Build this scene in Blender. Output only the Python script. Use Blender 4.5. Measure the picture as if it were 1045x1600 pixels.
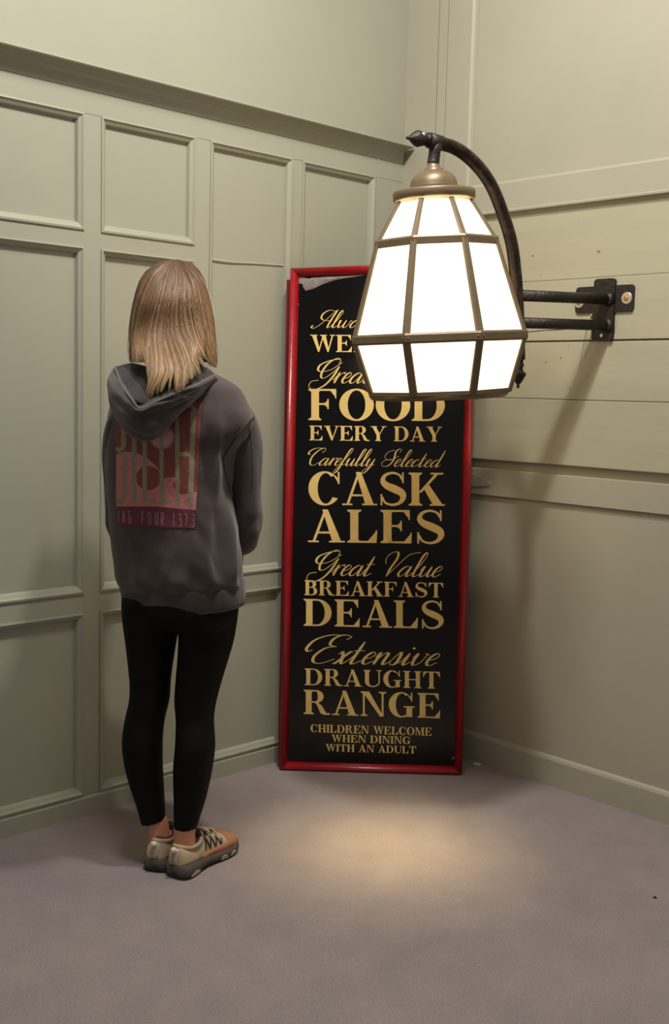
import bpy, bmesh, math, random
import numpy as np
from mathutils import Vector, noise, geometry
from mathutils.bvhtree import BVHTree
random.seed(7); rng = np.random.default_rng(7)
PI = math.pi
for o in list(bpy.data.objects): bpy.data.objects.remove(o)
SC = bpy.context.scene; COL = SC.collection

# ------------------------------------------------------------------ camera
YAW, PITCH, ROLL, FPX, CAMH = 0.80514471, -0.10983878, 0.02609185, 1720.2, 1.32
def cam_axes():
    f = np.array([math.cos(PITCH)*math.cos(YAW), math.cos(PITCH)*math.sin(YAW), math.sin(PITCH)])
    r = np.cross(f, [0, 0, 1]); r /= np.linalg.norm(r); u = np.cross(r, f)
    return (math.cos(ROLL)*r+math.sin(ROLL)*u, -math.sin(ROLL)*r+math.cos(ROLL)*u, f)
CR, CU, CF = cam_axes(); CC = np.array([0, 0, CAMH])
cd = bpy.data.cameras.new('camera'); cam = bpy.data.objects.new('camera', cd); COL.objects.link(cam)
from mathutils import Matrix
M = Matrix(((CR[0], CU[0], -CF[0], 0), (CR[1], CU[1], -CF[1], 0), (CR[2], CU[2], -CF[2], CAMH), (0, 0, 0, 1)))
cam.matrix_world = M
cd.sensor_fit = 'VERTICAL'; cd.sensor_height = 36; cd.sensor_width = 36; cd.lens = 36*FPX/1600
cd.clip_start = .05; SC.camera = cam

# ------------------------------------------------------------------ world, lights, exposure
w = bpy.data.worlds.new('world'); SC.world = w; w.use_nodes = True
w.node_tree.nodes['Background'].inputs[0].default_value = (1.0, .95, .88, 1)
w.node_tree.nodes['Background'].inputs[1].default_value = .25
def area(name, loc, target, size, power, col):
    l = bpy.data.lights.new(name, 'AREA'); l.shape = 'DISK'; l.size = size; l.energy = power; l.color = col
    o = bpy.data.objects.new(name, l); COL.objects.link(o); o.location = loc
    o.rotation_euler = (Vector(target)-Vector(loc)).to_track_quat('-Z', 'Y').to_euler(); return o
area('ceiling_downlight', (1.84, 1.56, 3.40), (2.3, 2.0, 1.3), .14, 43, (1, .95, .88))
area('ceiling_light', (1.25, 1.62, 3.45), (1.9, 2.1, 1.0), .5, 35, (1, .95, .88))
SC.view_settings.view_transform = 'Standard'; SC.view_settings.look = 'None'
SC.view_settings.gamma = 1; SC.view_settings.use_curve_mapping = False; SC.view_settings.exposure = -0.07

# ------------------------------------------------------------------ measuring helpers (photo pixel -> point on a real plane)
def ray(x, y): return CR*((x-522.5)/FPX) - CU*((y-800)/FPX) + CF
def onplane(x, y, p, n):
    r = ray(x, y); return CC + r*((np.dot(n, p)-np.dot(n, CC))/np.dot(n, r))
def PD(x, y, dep): return CC + ray(x, y)*dep

# ------------------------------------------------------------------ materials
def lin(c):
    return tuple((v/255/12.92 if v/255 <= .04045 else ((v/255+.055)/1.055)**2.4) for v in c)+(1,)
def mat(name, rgb, rough=.6, metal=0, var=0, scale=8, bump=0, bscale=60, spec=.5, rgb2=None, emit=None, attr=None, stretch=None, sheen=0, bdist=.01):
    m = bpy.data.materials.new(name); m.use_nodes = True; nt = m.node_tree; N = nt.nodes; Lk = nt.links
    b = N['Principled BSDF']; b.inputs['Roughness'].default_value = rough; b.inputs['Metallic'].default_value = metal
    b.inputs['Specular IOR Level'].default_value = spec
    if sheen: b.inputs['Sheen Weight'].default_value = sheen
    tc = N.new('ShaderNodeTexCoord'); mp = N.new('ShaderNodeMapping'); Lk.new(tc.outputs['Object'], mp.inputs[0])
    if stretch: mp.inputs['Scale'].default_value = stretch
    c = lin(rgb)
    if attr:
        a = N.new('ShaderNodeAttribute'); a.attribute_name = attr; Lk.new(a.outputs['Color'], b.inputs['Base Color'])
    else:
        n = N.new('ShaderNodeTexNoise'); n.inputs['Scale'].default_value = scale; n.inputs['Detail'].default_value = 6
        Lk.new(mp.outputs[0], n.inputs['Vector'])
        r = N.new('ShaderNodeValToRGB'); Lk.new(n.outputs['Fac'], r.inputs[0])
        r.color_ramp.elements[0].position = .3; r.color_ramp.elements[1].position = .7
        if rgb2: c2 = lin(rgb2)
        else: c2 = tuple(min(1, v*(1+var)) for v in c[:3])+(1,)
        c1 = c if rgb2 else tuple(v*(1-var) for v in c[:3])+(1,)
        r.color_ramp.elements[0].color = c1; r.color_ramp.elements[1].color = c2
        Lk.new(r.outputs[0], b.inputs['Base Color'])
    if bump:
        n2 = N.new('ShaderNodeTexNoise'); n2.inputs['Scale'].default_value = bscale; n2.inputs['Detail'].default_value = 5
        Lk.new(mp.outputs[0], n2.inputs['Vector'])
        bp = N.new('ShaderNodeBump'); bp.inputs['Strength'].default_value = bump; bp.inputs['Distance'].default_value = bdist
        Lk.new(n2.outputs['Fac'], bp.inputs['Height']); Lk.new(bp.outputs[0], b.inputs['Normal'])
    if emit:
        b.inputs['Emission Color'].default_value = emit[0]; b.inputs['Emission Strength'].default_value = emit[1]
    return m
def plank_mat(name, rgb):
    m = mat(name, rgb, .5, 0, .05, 3, .10, 10, stretch=(1, .35, 3)); nt = m.node_tree; N = nt.nodes; Lk = nt.links
    b = N['Principled BSDF']; old = b.inputs['Base Color'].links[0].from_socket
    tc = N.new('ShaderNodeTexCoord'); mp = N.new('ShaderNodeMapping'); mp.inputs['Scale'].default_value = (1, .8, 1.6)
    Lk.new(tc.outputs['Object'], mp.inputs[0])
    n = N.new('ShaderNodeTexNoise'); n.inputs['Scale'].default_value = 30; n.inputs['Detail'].default_value = 2
    Lk.new(mp.outputs[0], n.inputs['Vector'])
    r = N.new('ShaderNodeValToRGB'); r.color_ramp.elements[0].position = .735; r.color_ramp.elements[1].position = .76
    Lk.new(n.outputs['Fac'], r.inputs[0])
    mx = N.new('ShaderNodeMixRGB'); mx.inputs[2].default_value = lin((118, 98, 70))
    Lk.new(r.outputs[0], mx.inputs[0]); Lk.new(old, mx.inputs[1]); Lk.new(mx.outputs[0], b.inputs['Base Color'])
    return m
PAINT = (157, 157, 140)
M_wall = mat('sage_paint', PAINT, .42, 0, .035, 2.2, .12, 9)
M_wallR = mat('sage_paint_right', (162, 158, 140), .45, 0, .04, 2.0, .15, 8)
M_plank = plank_mat('sage_plank_paint', (166, 162, 139))
M_dark = mat('recess_paint', (116, 114, 100), .7)
M_carpet = mat('mauve_grey_carpet', (146, 136, 136), .95, 0, 0, 9, .9, 420, spec=.1, rgb2=(154, 143, 142), bdist=.004)
def carpet_extra():
    nt = M_carpet.node_tree; N = nt.nodes; Lk = nt.links; b = N['Principled BSDF']; old = b.inputs['Base Color'].links[0].from_socket
    tc = N.new('ShaderNodeTexCoord')
    n = N.new('ShaderNodeTexNoise'); n.inputs['Scale'].default_value = 260; n.inputs['Detail'].default_value = 3; Lk.new(tc.outputs['Object'], n.inputs['Vector'])
    r = N.new('ShaderNodeMapRange'); r.inputs[1].default_value = .3; r.inputs[2].default_value = .7; r.inputs[3].default_value = .82; r.inputs[4].default_value = 1.18
    Lk.new(n.outputs['Fac'], r.inputs[0])
    n3 = N.new('ShaderNodeTexNoise'); n3.inputs['Scale'].default_value = 2.2; n3.inputs['Detail'].default_value = 5; n3.inputs['Roughness'].default_value = .65; Lk.new(tc.outputs['Object'], n3.inputs['Vector'])
    r3 = N.new('ShaderNodeMapRange'); r3.inputs[1].default_value = .3; r3.inputs[2].default_value = .7; r3.inputs[3].default_value = .93; r3.inputs[4].default_value = 1.05
    Lk.new(n3.outputs['Fac'], r3.inputs[0])
    mm = N.new('ShaderNodeMath'); mm.operation = 'MULTIPLY'; Lk.new(r.outputs[0], mm.inputs[0]); Lk.new(r3.outputs[0], mm.inputs[1])
    mx = N.new('ShaderNodeVectorMath'); mx.operation = 'SCALE'; Lk.new(old, mx.inputs[0]); Lk.new(mm.outputs[0], mx.inputs['Scale'])
    Lk.new(mx.outputs[0], b.inputs['Base Color'])
carpet_extra()
M_red = mat('red_gloss_frame', (146, 16, 26), .28, 0, .12, 20, .1, 40)
M_reddark = mat('dark_red_back', (105, 12, 18), .5)
M_black = mat('black_gloss_panel', (5, 4, 5), .16, 0, .2, 5, .03, 6, spec=.35)
M_gold = mat('gold_vinyl', (222, 192, 118), .42, .0, .06, 30, 0, spec=.5)
M_peel = mat('peeled_film', (120, 112, 108), .4, 0, .35, 25, .4, 30)
M_iron = mat('black_iron', (34, 29, 27), .5, .3, 0, 26, .35, 90, rgb2=(46, 36, 30))
def rubbed():
    m = mat('rubbed_pipe', (30, 25, 23), .38, .55, 0, 18, .3, 60, rgb2=(34, 28, 24))
    nt = m.node_tree; N = nt.nodes; Lk = nt.links; b = N['Principled BSDF']; old = b.inputs['Base Color'].links[0].from_socket
    tc = N.new('ShaderNodeTexCoord'); n = N.new('ShaderNodeTexNoise'); n.inputs['Scale'].default_value = 30; n.inputs['Detail'].default_value = 8; n.inputs['Roughness'].default_value = .75
    Lk.new(tc.outputs['Object'], n.inputs['Vector'])
    r = N.new('ShaderNodeValToRGB'); r.color_ramp.elements[0].position = .45; r.color_ramp.elements[1].position = .85; Lk.new(n.outputs['Fac'], r.inputs[0])
    mx = N.new('ShaderNodeMixRGB'); mx.inputs[2].default_value = lin((96, 70, 50)); Lk.new(r.outputs[0], mx.inputs[0]); Lk.new(old, mx.inputs[1]); Lk.new(mx.outputs[0], b.inputs['Base Color'])
    return m
M_pipe = rubbed()
M_bronze = mat('bronze_paint', (122, 106, 82), .42, .35, .08, 12, .05, 60)
M_bar = mat('glazing_bar_bronze', (116, 100, 76), .45, .3, .1, 20, .05, 60)
M_glass = mat('lit_opal_glass', (245, 235, 215), .25, emit=((1, .77, .48, 1), 2.3))
M_bulb = mat('bulb_glow', (255, 240, 210), .3, emit=((1, .8, .5, 1), 8))
M_steel = mat('washer_zinc', (186, 176, 160), .35, .5, .1, 40)
M_brass = mat('brass_screw', (190, 150, 80), .35, .8)
M_paintchip = mat('bare_metal_chip', (205, 205, 215), .3, .6)
M_paleline = mat('pale_tan', (205, 185, 150), .5)
def fleece(name, rgb, rgb2):
    return mat(name, rgb, .95, 0, 0, 7, .5, 350, spec=.15, rgb2=rgb2, sheen=.25, bdist=.002)
M_hood = fleece('charcoal_fleece', (69, 61, 60), (80, 71, 69))
M_hoodin = fleece('fleece_cavity_shade', (44, 42, 46), (52, 48, 52))  # hoodie fleece darkened: shade of the hood cavity put into the colour
M_rib = mat('charcoal_rib', (71, 63, 61), .95, 0, .05, 30, .3, 90, spec=.15, stretch=(6, 6, .15), sheen=.25)
M_seam = mat('seam_thread', (58, 51, 53), .9)
M_print = mat('print_ink', (255, 255, 255), .75, attr='Col', bump=.25, bscale=120, spec=.2, bdist=.003)
M_legg = mat('black_leggings', (7, 6, 7), .7, 0, .1, 30, .1, 300, spec=.18)
M_skin = mat('skin', (196, 134, 104), .5, 0, .06, 20, .05, 150)
M_hair = mat('hair', (255, 255, 255), .45, attr='Col', spec=.3)
M_hairbase = mat('hair_under', (82, 60, 44), .6, 0, .3, 60)
M_shoe = mat('shoe_mesh_cream', (170, 152, 124), .8, 0, .08, 60, .4, 300, bdist=.002)
M_sole = mat('shoe_midsole_grey', (78, 70, 64), .75, 0, .1, 30, .3, 80)
M_out = mat('outsole_black', (34, 30, 28), .8)
M_toe = mat('toe_cap_orange', (166, 112, 78), .7, 0, .1, 40, .3, 200, bdist=.002)
M_white = mat('off_white_trim', (206, 196, 180), .6)
M_lace = mat('lace_tan', (196, 172, 128), .8)
M_dkline = mat('dark_trim', (52, 44, 42), .7)
M_cream = mat('cream_rubber', (196, 180, 142), .6)

# ------------------------------------------------------------------ object helpers
def link(o, parent=None):
    COL.objects.link(o)
    if parent is not None: o.parent = parent
    return o
def wloc(o):
    l = Vector((0, 0, 0))
    while o is not None: l = l + o.location; o = o.parent
    return l
def mobj(name, verts, faces, m, parent=None, smooth=False, loc=None, bevel=0):
    me = bpy.data.meshes.new(name)
    off = wloc(parent) if parent is not None else (Vector(loc) if loc is not None else Vector((0, 0, 0)))
    me.from_pydata([tuple(float(a)-b for a, b in zip(v, off)) for v in verts], [], [tuple(int(i) for i in f) for f in faces])
    me.materials.append(m); me.update()
    bm = bmesh.new(); bm.from_mesh(me); bmesh.ops.recalc_face_normals(bm, faces=bm.faces[:])
    if bevel: bmesh.ops.bevel(bm, geom=bm.edges[:]+bm.verts[:], offset=bevel, segments=2, affect='EDGES', profile=.5)
    bm.to_mesh(me); bm.free()
    if smooth:
        for p in me.polygons: p.use_smooth = True
    o = bpy.data.objects.new(name, me)
    if parent is None: o.location = off
    return link(o, parent)
def empty(name, loc, label=None, cat=None, group=None):
    o = bpy.data.objects.new(name, None); o.location = loc; o.empty_display_size = .1; COL.objects.link(o)
    if label: o['label'] = label
    if cat: o['category'] = cat
    if group: o['group'] = group
    return o
class MB:
    def __init__(s): s.v = []; s.f = []
    def add(s, v, f):
        b = len(s.v); s.v += [tuple(map(float, p)) for p in v]; s.f += [tuple(i+b for i in q) for q in f]; return s
    def box(s, x0, x1, y0, y1, z0, z1):
        v = [(x, y, z) for x in (x0, x1) for y in (y0, y1) for z in (z0, z1)]
        return s.add(v, [(0, 1, 3, 2), (4, 6, 7, 5), (0, 4, 5, 1), (2, 3, 7, 6), (0, 2, 6, 4), (1, 5, 7, 3)])
    def rings(s, R, closed=True, caps=True):
        n = len(R[0]); v = [p for r in R for p in r]; f = []
        for i in range(len(R)-1):
            for j in range(n if closed else n-1):
                a = i*n+j; b = i*n+(j+1) % n; f.append((a, b, b+n, a+n))
        if caps and closed: f.append(tuple(range(n))[::-1]); f.append(tuple((len(R)-1)*n+j for j in range(n)))
        return s.add(v, f)
    def tube(s, pts, r, n=16, caps=True):
        pts = [Vector(p) for p in pts]; rs = r if hasattr(r, '__len__') else [r]*len(pts)
        R = []; up = None
        for i, p in enumerate(pts):
            t = (pts[min(i+1, len(pts)-1)]-pts[max(i-1, 0)]).normalized()
            if up is None:
                up = t.cross(Vector((0, 0, 1)))
                if up.length < .05: up = t.cross(Vector((1, 0, 0)))
                up.normalize()
            up = (up-t*up.dot(t)).normalized(); q = t.cross(up)
            R.append([p+(up*math.cos(2*PI*k/n)+q*math.sin(2*PI*k/n))*rs[i] for k in range(n)])
        return s.rings(R, True, caps)
    def lathe(s, prof, c, axis=(0, 0, 1), n=32):   # prof: (radius, height)
        a = Vector(axis).normalized(); x = a.cross(Vector((0.3, 1, 0.1))).normalized(); y = a.cross(x); c = Vector(c)
        return s.rings([[c+a*h+(x*math.cos(2*PI*k/n)+y*math.sin(2*PI*k/n))*max(r, 1e-4) for k in range(n)] for r, h in prof])
    def build(s, name, m, parent=None, smooth=False, loc=None, bevel=0): return mobj(name, s.v, s.f, m, parent, smooth, loc, bevel)
def catmull(P, n):
    P = [np.array(p, float) for p in P]; P = [2*P[0]-P[1]]+P+[2*P[-1]-P[-2]]; out = []
    segs = len(P)-3
    for k in range(n):
        t = k/(n-1)*segs; i = min(int(t), segs-1); t -= i
        a, b, c, d = P[i:i+4]
        out.append(.5*((2*b)+(-a+c)*t+(2*a-5*b+4*c-d)*t*t+(-a+3*b-3*c+d)*t**3))
    return out
def structure(o): o['kind'] = 'structure'; return o

# ------------------------------------------------------------------ room
X0, Y0, TOP = 3.07, 2.871, 3.6
XL, YR = -.7, -.9
# floor
g = MB().box(XL-1.2, X0+.12, YR-1.2, Y0+.12, -.08, 0)
structure(g.build('floor', M_carpet))
# left wall (runs along X at Y = Y0)
wl = structure(MB().box(XL, X0+.15, Y0+.016, Y0+.12, 0, TOP).build('wall_left', M_wall))
MB().box(XL, X0, Y0-.002, Y0+.018, 2.2, TOP).build('upper_boarding', M_wall, wl)
stiles = [(.475, .53), (.873, .928), (1.270, 1.327), (1.722, 1.779), (2.116, 2.176), (2.521, 2.567), (2.920, 3.07)]
stiles = [(.40, .455), (.84, .897), (1.282, 1.339), (1.722, 1.779), (2.116, 2.176), (2.521, 2.567), (2.920, 3.07)]
for a, b in stiles: MB().box(a, b, Y0, Y0+.018, .066, 2.093).build('stile', M_wall, wl)
MB().box(XL, .40, Y0, Y0+.018, .066, 2.093).build('end_boarding', M_wall, wl)
MB().box(XL, X0, Y0-.001, Y0+.018, 2.093, 2.2).build('top_rail', M_wall, wl)
def moulding(x0, x1, z0, z1, name='panel_moulding', sill=.024):
    prof = [(0, -.0045), (.005, -.0055), (.009, -.001), (.013, .0015), (.017, .004), (.021, .0155)]
    R = []
    for ins, d in prof:
        zb = z0+ins*(sill/.021)
        R.append([(x0+ins, Y0+d, zb), (x1-ins, Y0+d, zb), (x1-ins, Y0+d, z1-ins), (x0+ins, Y0+d, z1-ins)])
    b = MB().rings([[(x0, Y0+.016, z0), (x1, Y0+.016, z0), (x1, Y0+.016, z1), (x0, Y0+.016, z1)]]+R, True, False)
    b.build(name, M_wall, wl)
for i in range(len(stiles)-1):
    a, b = stiles[i][1], stiles[i+1][0]
    MB().box(a, b, Y0+.0005, Y0+.018, .634, .694).build('lock_rail', M_wall, wl)
    moulding(a, b, .066, .634)
    if i < 4:
        MB().box(a, b, Y0, Y0+.018, 1.716, 1.764).build('middle_rail', M_wall, wl)
        moulding(a, b, .694, 1.716); moulding(a, b, 1.764, 2.093)
    else: moulding(a, b, .694, 2.093)
# thin old joint line across the plain tall panel
MB().tube(catmull([(2.176, Y0+.015, 1.728), (2.27, Y0+.015, 1.727), (2.38, Y0+.0155, 1.733), (2.521, Y0+.0155, 1.739)], 14), [.005, .005, .005, .0048, .0045, .0045, .004, .004, .004, .004, .004, .0038, .0035, .003], 8).build('joint_bead', M_wall, wl)
MB().box(2.52, 2.524, Y0-.0015, Y0, 2.10, 2.2).build('joint_strip', M_wall, wl)
MB().box(2.928, 2.934, Y0-.003, Y0, .066, 2.16).build('joint_strip', M_wall, wl)
# picture rail: cove profile along X
def extrude_x(prof, xa, xb, name, m, parent=None):
    b = MB().rings([[(xa, y, z) for y, z in prof], [(xb, y, z) for y, z in prof]]); return b.build(name, m, parent)
def extrude_y(prof, ya, yb, name, m, parent=None):
    b = MB().rings([[(x, ya, z) for x, z in prof], [(x, yb, z) for x, z in prof]]); return b.build(name, m, parent)
structure(extrude_x([(Y0, 2.216), (Y0-.058, 2.215), (Y0-.060, 2.212), (Y0-.058, 2.209), (Y0-.030, 2.206), (Y0-.015, 2.199), (Y0-.010, 2.188), (Y0-.008, 2.170), (Y0-.005, 2.160), (Y0, 2.157)], XL, X0-.012, 'trim_1', M_wall))
structure(extrude_x([(Y0+.016, 0), (Y0-.004, 0), (Y0-.004, .054), (Y0, .060), (Y0+.002, .066), (Y0+.016, .066)], XL, X0-.01, 'baseboard_left', M_wall))
# right wall (runs along Y at X = X0)
wr = structure(MB().box(X0+.03, X0+.15, YR, Y0+.15, 0, TOP).build('wall_right', M_wallR))
MB().box(X0+.004, X0+.03, YR, 2.56, 2.03, TOP).build('upper_panel', M_wallR, wr)
MB().box(X0-.002, X0+.03, 2.722, Y0, 0, TOP).build('corner_board', M_wallR, wr)
MB().box(X0-.004, X0+.03, 2.676, 2.716, 1.2, TOP).build('corner_strip', M_wallR, wr)
extrude = [(X0-.005, 2.672), (X0-.005, 2.566), (X0+.000, 2.556), (X0+.001, 2.543), (X0+.03, 2.543), (X0+.03, 2.672)]
MB().rings([[(x, y, 1.09) for x, y in extrude], [(x, y, TOP) for x, y in extrude]]).build('corner_stile', M_wallR, wr)
rail = extrude_y([(X0+.03, 1.937), (X0-.018, 1.937), (X0-.019, 1.943), (X0-.015, 1.947), (X0-.015, 2.034), (X0-.010, 2.043), (X0+.004, 2.046), (X0+.03, 2.046)], YR, 2.543, 'rail_board', M_wallR, wr)
for z0, z1, dx in ((1.094, 1.3095, 0), (1.3115, 1.498, .001), (1.5035, 1.700, -.0005), (1.7015, 1.939, .0008)):
    rows = []
    ys = np.linspace(YR, 2.60, 40)
    # slightly uneven plank edges
    def e(z, y, s): return z+.0016*noise.noise(Vector((y*4, z*9, s)))
    front = [(X0+dx, y, e(z0, y, 1)) for y in ys], [(X0+dx-.0005, y, e(z0, y, 1)+.003) for y in ys], [(X0+dx-.0005, y, e(z1, y, 1)-.003) for y in ys], [(X0+dx, y, e(z1, y, 1)) for y in ys]
    back = [[(X0+.03, y, z1) for y in ys], [(X0+.03, y, z0) for y in ys]]
    R = [[f[k] for f in list(front)+back] for k in range(len(ys))]
    MB().rings(R).build('plank', M_plank, wr)
MB().box(X0+.024, X0+.03, YR, 2.72, 1.05, 1.10).build('recess_board', M_wallR, wr)
bt = MB().box(X0-.004, X0+.03, YR, 2.72, .967, 1.060).build('batten', M_wallR, wr, bevel=.0015)
MB().box(X0+.008, X0+.03, YR, 2.72, .09, .967).build('lower_panel', M_wallR, wr)
structure(extrude_y([(X0+.03, 0), (X0-.006, 0), (X0-.006, .088), (X0-.002, .097), (X0+.008, .102), (X0+.03, .102)], YR, Y0, 'baseboard_right', M_wallR))
# small painted-over hinge strap on the batten
hp = [(2.50, 1.037), (2.47, 1.036), (2.408, 1.018), (2.402, 1.008), (2.408, 1.000), (2.47, .994), (2.50, .993)]
hg = MB().rings([[(X0-.004, y, z) for y, z in hp], [(X0-.009, y, z) for y, z in hp]]).build('hinge_strap', M_wallR, None, loc=(0, 0, 0))
hg.parent = bt; 
MB().lathe([(.0035, 0), (.0035, .002), (.0005, .003)], (X0-.009, 2.415, 1.009), (-1, 0, 0), 10).build('hinge_screw', M_wallR, wr)

# ------------------------------------------------------------------ sign
SB = np.array(onplane(437, 1201, (0, 0, 0), (0, 0, 1))); SBR = np.array(onplane(722, 1209, (0, 0, 0), (0, 0, 1)))
SE = SBR-SB; SE /= np.linalg.norm(SE); SNB = np.cross([0, 0, 1], SE); SNB /= np.linalg.norm(SNB)
TI = math.radians(.6); SUP = math.cos(TI)*np.array([0, 0, 1])+math.sin(TI)*SNB; SN = np.cross(SE, SUP)  # SN points to camera
if np.dot(SN, CC-SB) < 0: SN = -SN
SB = SB+SN*.012; SORG = SB
def sxy(x, y):
    p = onplane(x, y, SORG, SN)-SORG; return np.array([p@SE, p@SUP])
def S3(a, b, h=0): return SORG+SE*a+SUP*b+SN*h
sign = empty('pub_sign', tuple(SORG+SE*.32), 'tall black pub sign with gold lettering in red frame, leaning in corner', 'sign')
q = [sxy(436, 1199), sxy(722, 1208), sxy(746, 407), sxy(453.5, 419)]
q[0][1] = 0.0; q[1][1] = 0.0
print('sign corners', q)
FW = .030
def inset(q, d):
    c = sum(q)/4; out = []
    for i in range(4):
        p = q[i]; a = q[(i-1) % 4]; b = q[(i+1) % 4]
        u = (a-p)/np.linalg.norm(a-p); v = (b-p)/np.linalg.norm(b-p); out.append(p+(u+v)*d)
    return out
prof = [(0, -.026), (0, -.004), (.003, .004), (.009, .010), (.018, .0125), (.027, .010), (.033, .004), (.036, -.002), (.036, -.012)]
Q = [inset(q, d*.83) for d, h in prof]
for i in range(4):
    j = (i+1) % 4
    A = [S3(*Q[k][i], prof[k][1]) for k in range(len(prof))]; B = [S3(*Q[k][j], prof[k][1]) for k in range(len(prof))]
    MB().rings([A, B]).build('frame_bar', M_red, sign, True)
qi = inset(q, .028)
# panel (gridded so the upper edge can curl slightly)
nx, ny = 12, 40; V = []; F = []
for j in range(ny+1):
    for i in range(nx+1):
        u, v = i/nx, j/ny
        p = (qi[0]*(1-u)+qi[1]*u)*(1-v)+(qi[3]*(1-u)+qi[2]*u)*v; V.append(S3(*p, -.004))
for j in range(ny):
    for i in range(nx): a = j*(nx+1)+i; F.append((a, a+1, a+nx+2, a+nx+1))
mobj('panel', V, F, M_black, sign)
MB().rings([[S3(*p, -.012) for p in inset(q, .02)], [S3(*p, -.02) for p in inset(q, .02)]]).build('backing_board', M_reddark, sign)
# rear board of the frame that pokes out at the left
bq = [q[0]+[-.006, .004], q[0]+[.05, .004], q[3]+[.05, -.035], q[3]+[-.013, -.035]]
MB().rings([[S3(*p, -.027) for p in bq], [S3(*p, -.036) for p in bq]]).build('rear_frame_bar', M_reddark, sign)
# worn film at the top left corner
def patch(name, pts, h, m, curl=0):
    P = [sxy(*p) for p in pts]; c = sum(P)/len(P)
    V = [S3(*c, h+curl)]+[S3(*p, h) for p in P]; F = [(0, i+1, (i+1) % len(P)+1) for i in range(len(P))]
    mobj(name, V, F, m, sign, True)
cp = lambda L, s=5.5, ox=430, oy=400: [(ox+a/s, oy+b/s) for a, b in L]
patch('peeled_film', cp([(175, 180), (205, 178), (240, 215), (320, 185), (430, 178), (560, 172), (780, 160), (700, 176), (600, 190), (500, 210), (410, 240), (330, 280), (260, 298), (240, 270), (235, 240), (205, 235), (180, 215)]), -.002, M_peel, .004)
patch('peeled_film', cp([(160, 405), (180, 400), (205, 410), (200, 425), (180, 432), (165, 420)]), -.002, M_peel, .004)
patch('peeled_film', [(705, 1186), (719, 1172), (719, 1186)], -.002, M_peel, .0)

# ---- serif capitals -------------------------------------------------
T, t_, SF, SX = .205, .058, .05, .075
def rect(x0, y0, x1, y1): return [(x0, y0), (x1, y0), (x1, y1), (x0, y1)]
def stem(x, w=T, y0=0, y1=1, top=True, bot=True, l=SX, r=SX):
    o = [rect(x, y0, x+w, y1)]
    if bot: o += [rect(x-l, y0, x+w+r, y0+SF), [(x-l*.6, y0+SF), (x, y0+SF), (x, y0+SF+.05)], [(x+w, y0+SF), (x+w+r*.6, y0+SF), (x+w, y0+SF+.05)]]
    if top: o += [rect(x-l, y1-SF, x+w+r, y1), [(x-l*.6, y1-SF), (x, y1-SF-.05), (x, y1-SF)], [(x+w, y1-SF), (x+w, y1-SF-.05), (x+w+r*.6, y1-SF)]]
    return o
def ring(cx, cy, ax, ay, thx, thy, a0, a1, n=28, cxi=None):
    cxi = cx if cxi is None else cxi; o = []
    P = []
    for k in range(n+1):
        a = math.radians(a0+(a1-a0)*k/n); c, s = math.cos(a), math.sin(a)
        P.append(((cx+ax*c, cy+ay*s), (cxi+(ax-thx)*c, cy+(ay-thy)*s)))
    for k in range(n): o.append([P[k][0], P[k+1][0], P[k+1][1], P[k][1]])
    return o
def diag(xb, xt, w, y0=0, y1=1): return [(xb, y0), (xb+w, y0), (xt+w, y1), (xt, y1)]
def serif(x0, x1, y): return [rect(x0, y, x1, y+SF)]
def bowl(x, y0, y1, wd):   # right half bowl starting at stem x
    cy = (y0+y1)/2; r = (y1-y0)/2; xm = x+wd-min(r*1.0, wd*.7); ax = x+wd-xm
    return [rect(x, y0, xm, y0+t_), rect(x, y1-t_, xm, y1)]+ring(xm, cy, ax, r, T*1.0, t_, -90, 90, 18)
def beak(x, y0, y1, w=.05): return [[(x-w, y1 if y1 > y0 else y1), (x, y1), (x, y0), (x-w*.5, y0+(y1-y0)*.25)]]
def stroke(pts, wf, n=40):
    P = catmull(pts, n); o = []; L = []
    for i, p in enumerate(P):
        d = P[min(i+1, n-1)]-P[max(i-1, 0)]; l = np.hypot(*d) or 1; d = d/l; nn = np.array([-d[1], d[0]]); w = wf(i/(n-1), d)/2
        L.append((tuple(p+nn*w), tuple(p-nn*w)))
    for i in range(n-1): o.append([L[i][0], L[i+1][0], L[i+1][1], L[i][1]])
    return o
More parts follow.
